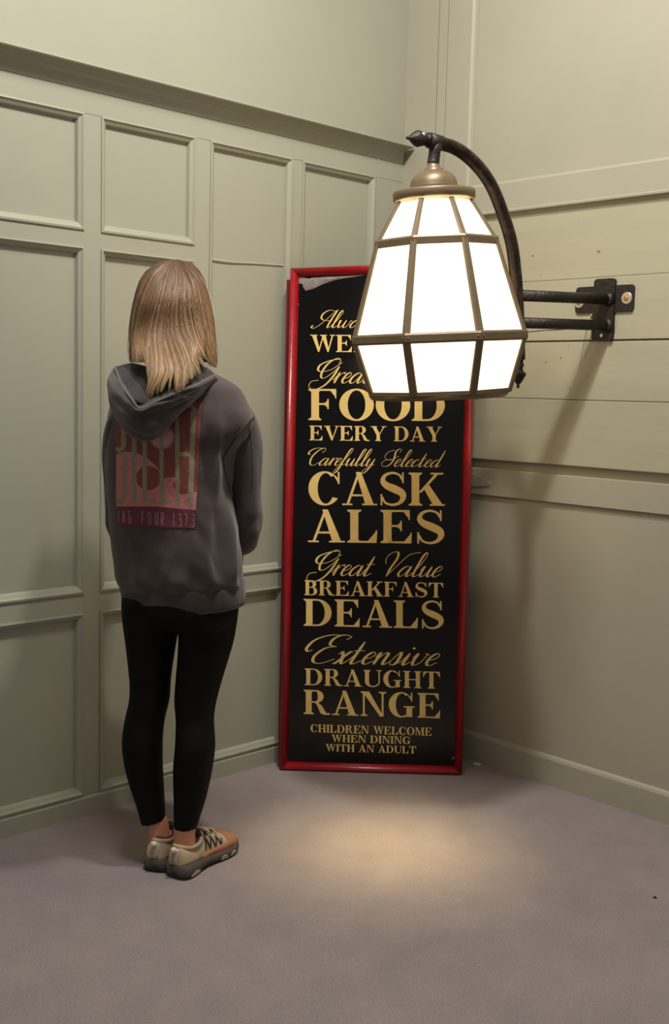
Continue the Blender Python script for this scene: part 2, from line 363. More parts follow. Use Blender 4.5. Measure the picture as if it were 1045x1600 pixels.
def glyph(c):
    if c == 'A': return [diag(.10, .41, .07), [(.62, 0), (.62+T*1.12, 0), (.50, 1.0), (.36, 1.0)], rect(.2, .27, .66, .27+t_)]+serif(0, .27, 0)+serif(.53, .93, 0), .93
    if c == 'B': return stem(.075, r=0)+bowl(.2, .5, 1, .50)+bowl(.2, 0, .5+t_, .56), .80
    if c == 'C': return ring(.45, .5, .43, .515, .215, .055, 50, 325, 44, .48)+[rect(.80, .64, .845, 1.0), [(.66, .955), (.82, .80), (.82, .66), (.70, .87)]], .88
    if c == 'D': return stem(.075, r=0)+[rect(.2, 0, .42, t_), rect(.2, 1-t_, .42, 1)]+ring(.42, .5, .46, .5, .215, t_, -90, 90, 26), .92
    if c in 'EF':
        o = stem(.075, r=.06)+[rect(.2, 1-t_, .74, 1), [(.70, 1), (.74, 1), (.74, .70), (.71, .70)], [(.58, .945), (.74, .945), (.72, .74)], rect(.2, .49, .52, .49+t_), rect(.50, .36, .54, .68), [(.42, .49), (.52, .40), (.52, .64), (.42, .545)]]
        if c == 'E': o += [rect(.2, 0, .76, t_), [(.73, .0), (.78, 0), (.79, .32), (.76, .32)], [(.60, t_), (.76, t_), (.76, .28)]]
        return o, (.82 if c == 'E' else .78)
    if c == 'G': return ring(.45, .5, .43, .515, .215, .055, 52, 300, 40, .48)+[rect(.80, .64, .845, 1.0), [(.66, .955), (.82, .80), (.82, .66), (.70, .87)], rect(.64, 0.02, .64+T, .42), rect(.54, .40, .93, .40+SF), [(.60, .02), (.70, .02), (.70, .2)]], .97
    if c == 'H': return stem(.075)+stem(.63)+[rect(.25, .47, .66, .47+t_)], .92
    if c == 'I': return stem(.075), .36
    if c == 'K': return stem(.075)+[[(.26, .40), (.34, .40), (.80, .97), (.70, .97)], [(.38, .56), (.50, .70), (.90, .03), (.64, .03)]]+serif(.56, .96, 0)+serif(.58, .92, 1-SF), .96
    if c == 'L': return stem(.075)+[rect(.2, 0, .70, t_), [(.69, 0), (.74, 0), (.76, .38), (.72, .38)], [(.52, t_), (.72, t_), (.72, .34)]], .78
    if c == 'M': return stem(.10, .065)+stem(.82, T)+[[(.09, 1), (.30, 1), (.60, .12), (.50, 0.0)], [(.50, 0), (.56, .0), (.86, 1), (.80, 1)]], 1.12
    if c == 'N': return stem(.10, .065, r=.09)+stem(.76, .065, bot=False, l=.1, r=.1)+[[(.08, 1), (.32, 1), (.825, 0), (.70, 0)]], .93
    if c == 'O': return ring(.47, .5, .46, .515, .225, .055, 0, 360, 48), .94
    if c == 'R': return stem(.075)+bowl(.2, .48, 1, .50)+[[(.36, .52), (.50, .50), (.64, .36), (.80, .06), (.92, .07), (.92, 0.0), (.74, -.01), (.60, .04), (.46, .40)]], .93
    if c == 'S':
        wf = lambda s, d: .06+.17*math.exp(-((s-.5)/.19)**2)
        return stroke([(.62, .80), (.54, .93), (.36, .985), (.17, .91), (.11, .74), (.22, .60), (.42, .50), (.62, .37), (.64, .20), (.52, .06), (.34, .02), (.17, .09), (.09, .25)], wf, 46)+[rect(.62, .68, .665, 1.0), rect(.05, 0, .095, .34), [(.54, .93), (.64, .8), (.64, .70)], [(.18, .08), (.07, .2), (.07, .3)]], .76
    if c == 'T': return stem(.33, top=False)+[rect(.03, 1-t_, .84, 1), [(.02, 1), (.07, 1), (.04, .68), (.0, .68)], [(.80, 1), (.85, 1), (.87, .68), (.83, .68)], [(.05, .95), (.2, .95), (.04, .72)], [(.67, .95), (.82, .95), (.83, .72)]], .87
    if c == 'U': return stem(.075, bot=False, y0=.3)+[rect(.76, .3, .76+.065, 1), rect(.66, 1-SF, .92, 1)]+ring(.45, .32, .375, .33, T, .065, 180, 270, 14)+ring(.45, .32, .375, .33, .065, .065, 270, 360, 14), .92
    if c == 'V': return [[(.08, 1), (.31, 1), (.55, .12), (.45, 0)], [(.45, 0), (.51, 0), (.84, 1), (.77, 1)]]+serif(0, .39, 1-SF)+serif(.66, .92, 1-SF), .90
    if c == 'W': return [[(.08, 1), (.30, 1), (.48, .15), (.40, 0)], [(.40, 0), (.46, 0), (.70, 1), (.64, 1)], [(.56, 1), (.78, 1), (.94, .15), (.87, 0)], [(.87, 0), (.93, 0), (1.17, 1), (1.10, 1)]]+serif(0, .37, 1-SF)+serif(.50, .84, 1-SF)+serif(1.0, 1.26, 1-SF), 1.25
    if c == 'Y': return stem(.36, y1=.45, top=False)+[[(.08, 1), (.31, 1), (.57, .44), (.36, .42)], [(.50, .42), (.57, .46), (.86, 1), (.79, 1)]]+serif(0, .39, 1-SF)+serif(.68, .95, 1-SF), .92
    return [], .38
# ---- script letters: (strokes, advance) -----------------------------
SCR = {
 'a': ([[(.32, .34), (.22, .42), (.09, .30), (.04, .12), (.11, 0), (.22, .08), (.32, .36)], [(.34, .42), (.31, .12), (.35, 0), (.47, .12)]], .43),
 'l': ([[(0, .08), (.14, .36), (.23, .80), (.19, .97), (.12, .84), (.09, .35), (.10, .06), (.17, 0), (.29, .12)]], .26),
 'w': ([[(0, .30), (.06, .42), (.07, .16), (.13, 0), (.24, .12), (.30, .42)], [(.31, .42), (.29, .12), (.35, 0), (.47, .12), (.51, .38), (.58, .36)]], .56),
 'r': ([[(0, .12), (.10, .36), (.11, .46)], [(.11, .42), (.09, 0)], [(.10, .18), (.19, .38), (.27, .43), (.29, .38)]], .28),
 'e': ([[(.05, .18), (.19, .24), (.25, .36), (.17, .43), (.07, .30), (.05, .10), (.14, 0), (.29, .12)]], .27),
 't': ([[(0, .12), (.12, .42)], [(.13, .78), (.10, .30), (.10, .05), (.16, 0), (.30, .12)], [(.0, .46), (.26, .47)]], .29),
 'f': ([[(0, .12), (.18, .55), (.26, .88), (.20, .99), (.13, .84), (.08, .3), (.03, -.25), (-.06, -.42), (-.11, -.30), (.0, -.05), (.25, .12)]], .23),
 'u': ([[(0, .26), (.07, .42), (.06, .14), (.11, 0), (.22, .10), (.30, .42)], [(.31, .42), (.29, .12), (.33, 0), (.45, .12)]], .41),
 'y': ([[(0, .26), (.07, .42), (.06, .14), (.11, 0), (.22, .10), (.30, .42)], [(.31, .42), (.26, -.08), (.14, -.38), (.03, -.38), (.08, -.18), (.40, .12)]], .38),
 'c': ([[(.24, .33), (.22, .42), (.12, .38), (.04, .20), (.07, .02), (.17, .02), (.30, .12)]], .30),
 'd': ([[(.32, .34), (.22, .42), (.09, .30), (.04, .12), (.11, 0), (.22, .08), (.32, .36)], [(.36, .96), (.32, .12), (.36, 0), (.48, .12)]], .43),
 's': ([[(0, .10), (.13, .45), (.18, .24), (.15, .03), (.06, .0), (.02, .08)], [(.12, .0), (.28, .12)]], .25),
 'n': ([[(0, .26), (.06, .42), (.06, .2), (.05, 0)], [(.06, .15), (.18, .40), (.26, .38), (.25, .10), (.29, 0), (.41, .12)]], .38),
 'x': ([[(0, .32), (.07, .42), (.14, .22), (.20, 0), (.32, .12)], [(.32, .40), (.26, .42), (.14, .20), (.04, 0), (-.02, .03)]], .30),
 'i': ([[(0, .12), (.08, .38), (.09, .42)], [(.09, .42), (.07, .10), (.11, 0), (.22, .12)], [(.12, .62), (.11, .56)]], .20),
 'v': ([[(0, .26), (.07, .42), (.06, .14), (.12, 0), (.25, .12), (.29, .36), (.25, .42), (.36, .36)]], .33),
 'G': ([[(.62, .78), (.60, .95), (.46, 1.0), (.26, .82), (.18, .50), (.24, .24), (.38, .22), (.56, .45), (.66, .66)], [(.68, .68), (.62, .25), (.48, -.10), (.22, -.26), (.0, -.16), (-.02, .06), (.2, .12)], [(.56, .97), (.28, .92), (.02, .76), (.0, .56), (.16, .46), (.46, .56), (.70, .84)]], .68),
 'A': ([[(-.16, .14), (-.20, .04), (-.08, -.03), (.10, .14), (.36, .62), (.56, 1.0)], [(.57, 1.0), (.51, .5), (.49, .1), (.54, 0), (.66, .12)], [(.50, .92), (.22, .98), (.02, .80), (.02, .56), (.20, .42), (.56, .40)]], .62),
 'C': ([[(.56, .72), (.66, .86), (.56, .98), (.34, .82), (.20, .46), (.26, .10), (.44, .0), (.66, .18)], [(.54, .97), (.20, .96), (-.02, .80), (-.02, .62), (.08, .60)]], .66),
 'S': ([[(.56, .80), (.60, .94), (.48, 1.0), (.38, .86), (.42, .62), (.46, .34), (.36, .06), (.14, 0), (.0, .16), (.10, .36), (.40, .42), (.62, .60)], [(.34, .36), (.10, .42), (-.02, .60), (.06, .84), (.28, .92)]], .58),
 'V': ([[(-.02, .50), (-.10, .72), (.0, .94), (.18, .96), (.25, .70), (.20, .34), (.19, .0)], [(.19, 0), (.38, .44), (.58, .86), (.90, .98)]], .50),
 'E': ([[(.62, .84), (.70, .94), (.50, 1.0), (.32, .88), (.30, .66), (.48, .58)], [(.48, .60), (.24, .52), (.10, .26), (.16, .04), (.36, .0), (.62, .16)], [(.52, .99), (.16, .98), (-.12, .80), (-.20, .52), (-.12, .40), (-.04, .46)]], .62),
 ' ': ([], .34)}
def shear(p, k=.42): return (p[0]+p[1]*k, p[1])
def script_glyph(c, thick=.075, thin=.021):
    s, adv = SCR[c]; o = []
    for P in s:
        P = [shear(p) for p in P]
        wf = lambda u, d: thin+(thick-thin)*max(0, -d[1])**1.4*min(1, min(u, 1-u)*7+.25)
        o += stroke(P, wf, max(14, 7*len(P)))
    return o, adv
def layout(text, script, space):
    polys = []; x = 0; xmin = 9; xmax = -9; wi = 0
    for c in text:
        wi += c == ' '
        g, adv = script_glyph(c) if script else glyph(c)
        for p in g:
            pp = [(a+x, b) for a, b in p]; polys.append((wi, pp))
            xmin = min(xmin, min(a for a, b in pp)); xmax = max(xmax, max(a for a, b in pp))
        x += adv+space
    return polys, xmin, xmax
def row(text, xl, xr, ytl, ybl, ytr, ybr, script=False, space=.06, full=None):
    # px corners: cap line / base line at left and right
    polys, a0, a1 = layout(text, script, space)
    TL, BL, TR, BR = sxy(xl, ytl), sxy(xl, ybl), sxy(xr, ytr), sxy(xr, ybr)
    for wi in sorted({w_ for w_, P in polys}):      # one flat vinyl word each
        V = []; F = []
        for k, P in enumerate([P for w_, P in polys if w_ == wi]):
            h = -.0032+.00004*(k % 12); b = len(V)
            for x, y in P:
                u = (x-a0)/(a1-a0); p = (BL*(1-u)+BR*u)*(1-y)+(TL*(1-u)+TR*u)*y
                V.append(S3(*p, h))
            F.append(tuple(range(b, b+len(P))))
        o = mobj('lettering', V, F, M_gold, sign)
        for p in o.data.polygons:                     # all faces look to the room
            if np.dot(np.array(p.normal), SN) < 0: p.flip()
row('Always', 485, 586, 484, 512, 484, 512, True, 0.0)
row('WELCOME', 484.4, 700, 523, 549.7, 523.5, 551)
row('Great', 482, 585, 560, 598.5, 560, 599, True, 0.0)
row('FOOD', 481.8, 695, 607.6, 656.5, 608.5, 658, space=.03)
row('EVERY DAY', 483.4, 690.7, 665, 688, 667, 690.3)
row('Carefully Selected', 480.8, 696.6, 699, 727, 703, 730.5, True, .0)
row('CASK', 481.8, 695, 737, 789, 739, 790.5, space=.04)
row('ALES', 481.2, 694.3, 796, 847.2, 797.5, 850)
row('Great Value', 478.6, 691.7, 859, 899, 863, 902, True, .0)
row('BREAKFAST', 475.3, 692.7, 906.7, 930, 911, 934, space=.05)
row('DEALS', 474.3, 693.3, 936, 978, 939.5, 983)
row('Extensive', 476, 687.5, 991, 1036, 996, 1041, True, .02)
row('DRAUGHT', 476, 687.5, 1044.7, 1070.7, 1050, 1076.6)
row('RANGE', 474.3, 687.5, 1078, 1116, 1084, 1122.8)
row('CHILDREN WELCOME', 485, 674.4, 1132, 1144.2, 1137.5, 1150)
row('WHEN DINING', 517.6, 641, 1148, 1159.5, 1151.5, 1163)
row('WITH AN ADULT', 508.5, 650, 1162.8, 1174, 1166.5, 1178)

# ------------------------------------------------------------------ wall lamp
WP = np.array([X0, 1.98, 1.60]); AZ = math.radians(167)
BU = np.array([math.cos(AZ), math.sin(AZ), 0]); BN = np.cross(BU, [0, 0, 1])
BO = np.array(onplane(945, 467, WP, (1, 0, 0)))
def BP(x, y): return onplane(x, y, BO, BN)
lamp = empty('wall_lamp', tuple(WP), 'large lit lantern of white glass panes on a curved black wall bracket', 'lamp')
# bracket plate: cross with rounded ends
def rrect(y0, y1, z0, z1, r, x0, x1):
    P = []
    for cy, cz, a in ((y1-r, z1-r, 0), (y0+r, z1-r, 90), (y0+r, z0+r, 180), (y1-r, z0+r, 270)):
        for k in range(5): P.append((cy+r*math.cos(math.radians(a+22.5*k)), cz+r*math.sin(math.radians(a+22.5*k))))
    return [[(x0, y, z) for y, z in P], [(x1, y, z) for y, z in P]]
pl = MB().rings(rrect(1.9385, 2.0155, 1.500, 1.694, .012, X0-.0005, X0-.0125)).build('bracket_plate', M_iron, lamp)
MB().rings(rrect(1.872, 2.085, 1.588, 1.672, .012, X0-.0004, X0-.0075)).build('bracket_crossbar', M_iron, lamp)
for y in (1.896, 2.070):
    wsh = MB().lathe([(.019, 0), (.019, .0015), (.017, .003), (.006, .003)], (X0-.0075, y, 1.630-(.006 if y > 2 else 0)), (-1, 0, 0), 24).build('washer', M_steel, pl)
    MB().lathe([(.008, .003), (.008, .005), (.004, .0065), (.001, .0065)], (X0-.0075, y, 1.630-(.006 if y > 2 else 0)), (-1, 0, 0), 16).build('screw', M_brass, pl)
for z in (1.681, 1.516): MB().lathe([(.0055, .0), (.0055, .0016), (.0025, .0022)], (X0-.0125, 1.978, z), (-1, 0, 0), 12).build('screw', M_paintchip if z < 1.6 else M_iron, pl)
a1 = np.array(onplane(950, 467.5, (X0-.012, 0, 0), (1, 0, 0))); b1 = BP(808, 461.4)
a2 = np.array(onplane(949, 508.5, (X0-.012, 0, 0), (1, 0, 0))); b2 = BP(808, 504)
MB().tube([a1, b1], .0172, 20).build('arm', M_iron, lamp, True)
MB().tube([a2, b2], .0165, 20).build('arm', M_iron, lamp, True)
for a, b in ((a1, b1), (a2, b2)):
    d = (b-a)/np.linalg.norm(b-a); MB().tube([a-d*.004, a+d*.004, a+d*.012], [.025, .022, .017], 16).build('weld_collar', M_iron, lamp, True)
pp_ = [(666, 217.6), (674, 220), (690, 224.5), (710, 231), (731, 245), (752, 266.5), (770, 295), (786, 336), (799, 380), (805, 425), (808, 465), (809.5, 510), (811, 562)]
P3 = catmull([BP(*p) for p in pp_], 80)
MB().tube(P3, .0188, 24).build('curved_pipe', M_pipe, lamp, True)
# lower finial
c = P3[-1]; MB().lathe([(.0125, .004), (.013, -.010), (.0165, -.016), (.012, -.026), (.014, -.034), (.0225, -.040), (.023, -.046), (.012, -.066), (.004, -.076), (.0055, -.080), (.004, -.085), (.0005, -.087)], c, (0, 0, 1), 24).build('finial', M_pipe, lamp, True)
# upper finial, pointing along the pipe start
e0 = P3[0]; dd = BP(640, 215.5)-e0; dd /= np.linalg.norm(dd)
MB().lathe([(.0185, -.004), (.015, .002), (.015, .006), (.019, .012), (.021, .022), (.023, .030), (.021, .036), (.012, .050), (.005, .058), (.0055, .062), (.004, .067), (.0005, .069)], e0, dd, 24).build('finial', M_iron, lamp, True)
MB().lathe([(.002, .0), (.006, .002), (.0045, .006), (.0005, .007)], BP(660.5, 214)-CF*.017, (-.6, -.7, .2), 8).build('paint_chip', M_paintchip, lamp)
# lantern local axis
LT = BP(680, 232); LB = BP(688.5, 612)
LC = BP(683, 528); ax = (LT-LB)/np.linalg.norm(LT-LB)
base_z = lambda y: np.linalg.norm(BP(686, y)-LC)*(1 if y < 528 else -1)
h_top, h_r1, h_bot = base_z(318), base_z(383), base_z(612)
print('lamp h', h_top, h_r1, h_bot, 'depth', np.dot(LC-CC, CF))
sc_ = np.dot(LC-CC, CF)/FPX
xx = CR-ax*np.dot(CR, ax); xx /= np.linalg.norm(xx); yy = np.cross(xx, ax)   # yy toward/away
if np.dot(yy, CF) > 0: yy = -yy                                               # yy to camera
def LP(r, ang, h): return LC+ax*h+(xx*math.sin(ang)+yy*math.cos(ang))*r
RO = math.radians(-1.5)
lev = [(h_top, 59*sc_), (h_r1, 98*sc_), (0, 141*sc_), (h_bot, 115*sc_)]
ang = [RO+math.radians(22.5+45*k) for k in range(8)]
for li in range(3):
    (h0, r0), (h1, r1) = lev[li], lev[li+1]
    for k in range(8):
        a, b = ang[k], ang[(k+1) % 8]
        o = [LP(r0, a, h0), LP(r0, b, h0), LP(r1, b, h1), LP(r1, a, h1)]
        i = [LP(r0-.004, a, h0), LP(r0-.004, b, h0), LP(r1-.004, b, h1), LP(r1-.004, a, h1)]
        MB().rings([o, i]).build('glass_pane', M_glass, lamp)
def flatbar(p, q2, wd, th, outn, name='glazing_bar', wd2=None):
    p, q2 = np.array(p), np.array(q2); d = (q2-p)/np.linalg.norm(q2-p); n = outn-d*np.dot(outn, d); n /= np.linalg.norm(n); s = np.cross(d, n)
    R = []
    for c_, w_ in ((p-d*.002, wd), (q2+d*.002, wd2 or wd)):
        R.append([c_-s*w_/2-n*.008, c_-s*w_/2+n*th*.3, c_-s*w_*.3+n*th, c_+s*w_*.3+n*th, c_+s*w_/2+n*th*.3, c_+s*w_/2-n*.008])
    MB().rings(R).build(name, M_bar, lamp)
for k in range(8):
    on = xx*math.sin(ang[k])+yy*math.cos(ang[k])
    for li, (wa, wb) in enumerate(((.015, .019), (.019, .023), (.022, .023))):
        (h0, r0), (h1, r1) = lev[li], lev[li+1]
        flatbar(LP(r0, ang[k], h0), LP(r1, ang[k], h1), wa, .004, on, 'glazing_bar', wb)
    am = ang[k]+math.radians(22.5); om = xx*math.sin(am)+yy*math.cos(am)
    for li, wd, dz in ((1, .027, .0), (2, .029, .0)):
        h0, r0 = lev[li]; flatbar(LP(r0, ang[k], h0), LP(r0, ang[(k+1) % 8], h0), wd, .005, om, 'cross_bar')
def octo(prof, name, m):
    MB().rings([[LP(r, a, h) for a in ang] for r, h in prof]).build(name, m, lamp)
rb = lev[3][1]
R = [[LP(r, a, h_bot+h) for a in ang] for r, h in ((rb-.004, .012), (rb+.003, .008), (rb+.004, -.003), (rb-.014, -.008), (rb-.016, -.004), (rb-.012, .006))]
R.append(R[0]); MB().rings(R, True, False).build('bottom_rim', M_bar, lamp)
R = [[LP(r, 2*PI*k/40, h_bot+h) for k in range(40)] for r, h in ((rb-.014, -.001), (rb-.010, -.008), (rb-.018, -.017), (rb-.034, -.015), (rb-.034, -.004))]
R.append(R[0]); MB().rings(R, True, False).build('lower_ring', M_bronze, lamp, True)
# flange, dome, neck, tee
def lathe_ax(prof, name, m, n=48): return MB().lathe(prof, LC, tuple(ax), n).build(name, m, lamp, True)
z0 = base_z(313)
lathe_ax([(.02, z0), (.105, z0), (.110, z0-.002), (.1165, z0), (.1170, z0+.020), (.114, z0+.025), (.07, z0+.030), (.02, z0+.030)], 'flange', M_bronze)
z1 = z0+.029
lathe_ax([(.067, z1-.001), (.069, z1+.004), (.067, z1+.009), (.0665, z1+.014), (.063, z1+.027), (.056, z1+.037), (.045, z1+.045), (.033, z1+.0495), (.0265, z1+.0515), (.0265, z1+.056), (.022, z1+.059), (.0185, z1+.064), (.0165, z1+.071), (.0165, z1+.075), (.002, z1+.075)], 'dome_cap', M_bronze)
tp = LC+ax*(z1+.073)
te = BP(680.5, 226)
MB().tube([tp-(te-tp)*.05, tp, tp+(te-tp)*.6, te], [.0178, .0172, .0165, .021], 20).build('tee_stem', M_iron, lamp, True)
cA = BP(670, 219); cB = BP(689, 224.5); MB().tube([cA, cB], .0215, 20).build('tee_collar', M_iron, lamp, True)
# bulb inside, with its own light
bc = LC+ax*(-.02)
MB().lathe([(.001, -.045), (.02, -.04), (.032, -.022), (.034, 0), (.025, .025), (.014, .045), (.014, .09), (.001, .09)], bc, tuple(ax), 20).build('bulb', M_bulb, lamp, True)
sl = bpy.data.lights.new('lamp_downlight', 'SPOT'); sl.energy = 150; sl.color = (1, .76, .36); sl.spot_size = math.radians(35); sl.spot_blend = 1; sl.shadow_soft_size = .09
sp = LC+ax*(h_bot+.02)
for e_, a_ in ((66, 24), (62, 44)):       # bright core and soft outer spill of the bulb through the open base
    s2 = sl.copy(); s2.energy = e_; s2.spot_size = math.radians(a_)
    so = bpy.data.objects.new('lamp_downlight', s2); COL.objects.link(so)
    so.location = sp; so.rotation_euler = (Vector((2.265, 2.10, 0))-Vector(sp)).to_track_quat('-Z', 'Y').to_euler()
# thin pale tube from the pipe to the plate
MB().tube(catmull([BP(815, 520), BP(850, 514)+CF*.03, BP(890, 511)+CF*.03, np.array([X0-.012, 2.035, 1.56]), np.array([X0-.006, 2.02, 1.585])], 24), .0022, 6).build('pale_line', M_paleline, lamp, True)

# ------------------------------------------------------------------ person
FR = np.array(onplane(262, 1365, (0, 0, 0), (0, 0, 1)))
PU = np.array([.723, -.691, 0]); PV = np.array([.691, .723, 0])
person = empty('person', tuple(FR), 'person seen from behind in charcoal hoodie and black leggings facing the corner', 'person')
def pt(x, y, dv=0.06): return onplane(x, y, FR+PV*dv, PV)
def ringat(y, xl, xr, dv, ratio=.6, yaw=0, n=64, pw=2.3):
    a = pt(xl, y, dv); b = pt(xr, y, dv); c = (a+b)/2; hw = np.linalg.norm(b-a)/2
    P = []
    for k in range(n):
        t = 2*PI*k/n; cx = math.copysign(abs(math.cos(t))**(2/pw), math.cos(t)); cy = math.copysign(abs(math.sin(t))**(2/pw), math.sin(t))*ratio
        P.append((cx*math.cos(yaw)+cy*math.sin(yaw), -cx*math.sin(yaw)+cy*math.cos(yaw)))
    m = max(p[0] for p in P)
    return [c+PU*(p[0]*hw/m)+PV*(p[1]*hw/m) for p in P]
def interp_rows(rows, n):
    return catmull(rows, n)
# ---- body (one continuous surface) -----------------------------------
bd = MB()
def tubeppx(pts, n=20, k=24, sc=1.0):
    Q_ = catmull([list(pt(x, y, d))+[r*sc] for x, y, d, r in pts], k); return [q_[:3] for q_ in Q_], [max(q_[3], .002) for q_ in Q_]
torso = [(958, 215, 345, .06, .50), (930, 208, 350, .06, .55), (890, 215, 340, .06, .55), (850, 222, 330, .06, .55), (780, 218, 330, .06, .55), (700, 210, 335, .06, .58), (640, 210, 335, .06, .5), (612, 225, 322, .06, .42), (592, 245, 298, .07, .6), (560, 250, 294, .08, .9), (520, 252, 294, .09, .9)]
bd.rings([ringat(y, a, b, d, r, .45, 32) for y, a, b, d, r in catmull(torso, 40)])
hc = pt(271, 487, .085)
# skull, jaw, face looking away to the right
FD = PV*math.cos(.5)+PU*math.sin(.5); FS = np.cross(FD, [0, 0, 1])
def ell(c, rx, ry, rz, n=24, m_=16):
    R = []
    for i in range(m_+1):
        a = -PI/2+PI*i/m_; R.append([c+FS*(rx*math.cos(a)*math.cos(2*PI*k/n))+FD*(ry*math.cos(a)*math.sin(2*PI*k/n))+np.array([0, 0, rz*math.sin(a)]) for k in range(n)])
    bd.rings([[p+0 for p in r] for r in R])
ell(hc+np.array([0, 0, .02]), .072, .09, .095)
ell(hc+FD*.03-np.array([0, 0, .045]), .055, .065, .07)
ell(hc+FD*.095-np.array([0, 0, .015]), .012, .02, .025)       # nose
for s in (-1, 1):
    ell(hc+FS*s*.074-FD*.0-np.array([0, 0, .005]), .008, .018, .03)   # ears
    ell(hc+FD*.082+FS*s*.03+np.array([0, 0, .012]), .014, .010, .007) # eyelids
ell(hc+FD*.088-np.array([0, 0, .052]), .022, .010, .007)      # lips
legsL = [(238, 950, .065, .065), (235, 1010, .062, .060), (235, 1060, .06, .050), (232, 1105, .058, .042), (224, 1150, .052, .042), (226, 1200, .05, .036), (237, 1250, .052, .027), (246, 1285, .055, .029), (249, 1310, .055, .031), (250, 1335, .055, .034)]
legsR = [(320, 950, .05, .065), (318, 1010, .045, .062), (310, 1060, .035, .052), (305, 1105, .03, .044), (304, 1150, .022, .044), (300, 1200, .014, .040), (295, 1250, .008, .029), (289, 1290, .005, .030), (288, 1315, .01, .030), (289, 1345, .015, .034)]
for L_ in (legsL, legsR):
    p, r = tubeppx(L_, k=36, sc=.92); r[-9:] = [x/.92 for x in r[-9:]]; bd.tube(p, r, 20)
def V3(p): return np.array(p, float)
fdR = PV*math.cos(.54)+PU*math.sin(.54); fdL = PV*math.cos(.22)+PU*math.sin(.22)
hR = V3(onplane(272, 1374, (0, 0, 0), (0, 0, 1))); hL = V3(onplane(241, 1364, (0, 0, 0), (0, 0, 1)))
for h_, fd in ((hR, fdR), (hL, fdL)):
    bd.tube([h_+fd*a+np.array([0, 0, b]) for a, b in ((.04, .045), (.08, .046), (.14, .042), (.19, .036), (.215, .034))], [.020, .024, .022, .017, .009], 16)
# arms under the sleeves, hands meeting in front
armR = [(340, 640, .06, .035), (374, 690, .06, .036), (384, 770, .07, .036), (386, 835, .10, .034), (372, 842, .17, .028), (340, 838, .235, .024), (320, 835, .255, .020)]
armL = [(215, 640, .06, .032), (192, 700, .08, .034), (188, 770, .10, .034), (192, 832, .14, .033), (215, 842, .22, .027), (255, 838, .27, .023), (275, 835, .275, .020)]
for A_ in (armR, armL):
    p, r = tubeppx(A_, k=36); bd.tube(p, r, 14)
    end = p[-1]; d = V3(p[-1])-V3(p[-3]); d /= np.linalg.norm(d); up = np.array([0, 0, 1.])
    bd.tube([end-d*.01, end+d*.02, end+d*.06], [.02, .027, .024], 12)
    for f_, ln in ((-.022, .055), (-.008, .068), (.007, .066), (.021, .052)):
        s0 = end+d*.055+up*f_; bd.tube([s0, s0+d*ln*.5+PV*.004, s0+d*ln-PV*.008], [.0085, .008, .006], 8)
    bd.tube([end+d*.015+up*.02, end+d*.04+up*.035-PV*.01, end+d*.065+up*.04-PV*.015], [.011, .009, .007], 8)
body = bd.build('body', M_skin, person, True)
m_ = body.modifiers.new('r', 'REMESH'); m_.mode = 'VOXEL'; m_.voxel_size = .0055; m_.use_smooth_shade = True
m_ = body.modifiers.new('s', 'SMOOTH'); m_.factor = .5; m_.iterations = 4

# ---- leggings ---------------------------------------------------------
Lg = MB()
LL = [(932, 192, 279), (950, 191.5, 279), (974, 193.5, 279.5), (1010, 198, 273.5), (1055, 202.5, 267), (1091, 202.5, 264.5), (1124, 195.5, 257), (1151, 191.5, 254), (1175, 192, 253.5), (1200, 196, 254), (1235, 205.5, 256), (1262, 215, 257.5), (1283, 221, 258.5)]
RL = [(945, 279, 373), (977, 279.5, 369), (1004, 279.5, 364), (1030, 278, 356.5), (1058, 275.5, 348), (1079, 273.5, 342), (1100, 273, 337), (1124, 275, 334), (1150, 274.5, 335.5), (1169, 273.5, 335.8), (1199, 270.8, 332), (1225, 271, 327), (1250, 271.5, 321), (1275, 271.5, 313), (1293, 271.5, 307.5)]
def dvl(y, d0, d1): return d0+(d1-d0)*((y-945)/350)
def legrings(Lx, d0, d1, n=70):
    out = []
    for y, a, b in catmull(Lx, n):
        calf = -.012*math.exp(-((y-1165)/35)**2); out.append(ringat(y, a, b, dvl(y, d0, d1)+calf, 1.08 if y > 1060 else 1.18, .5, 40, 2.05))
    return out
rL = legrings(LL, .068, .05); rR = legrings(RL, .05, .006)
# slanted cuff on the left leg
for k in range(8):
    f = (k+1)/8
    rL[-8+k] = [p+np.array([0, 0, .010*f*np.clip(np.dot(p-sum(rL[-8+k])/40, PU)/.035, -1, 1)]) for p in rL[-8+k]]
Lg.rings(rL); Lg.rings(rR)
Lg.rings([ringat(y, a, b, .055, r, .45, 48) for y, a, b, r in ((982, 212, 350, .5), (970, 198, 364, .60), (955, 190, 371, .64), (940, 188.5, 373, .64), (915, 190, 371, .62), (885, 205, 350, .58))])
leg = Lg.build('leggings', M_legg, person, True)
m_ = leg.modifiers.new('r', 'REMESH'); m_.mode = 'VOXEL'; m_.voxel_size = .005; m_.use_smooth_shade = True
m_ = leg.modifiers.new('s', 'SMOOTH'); m_.factor = .5; m_.iterations = 3

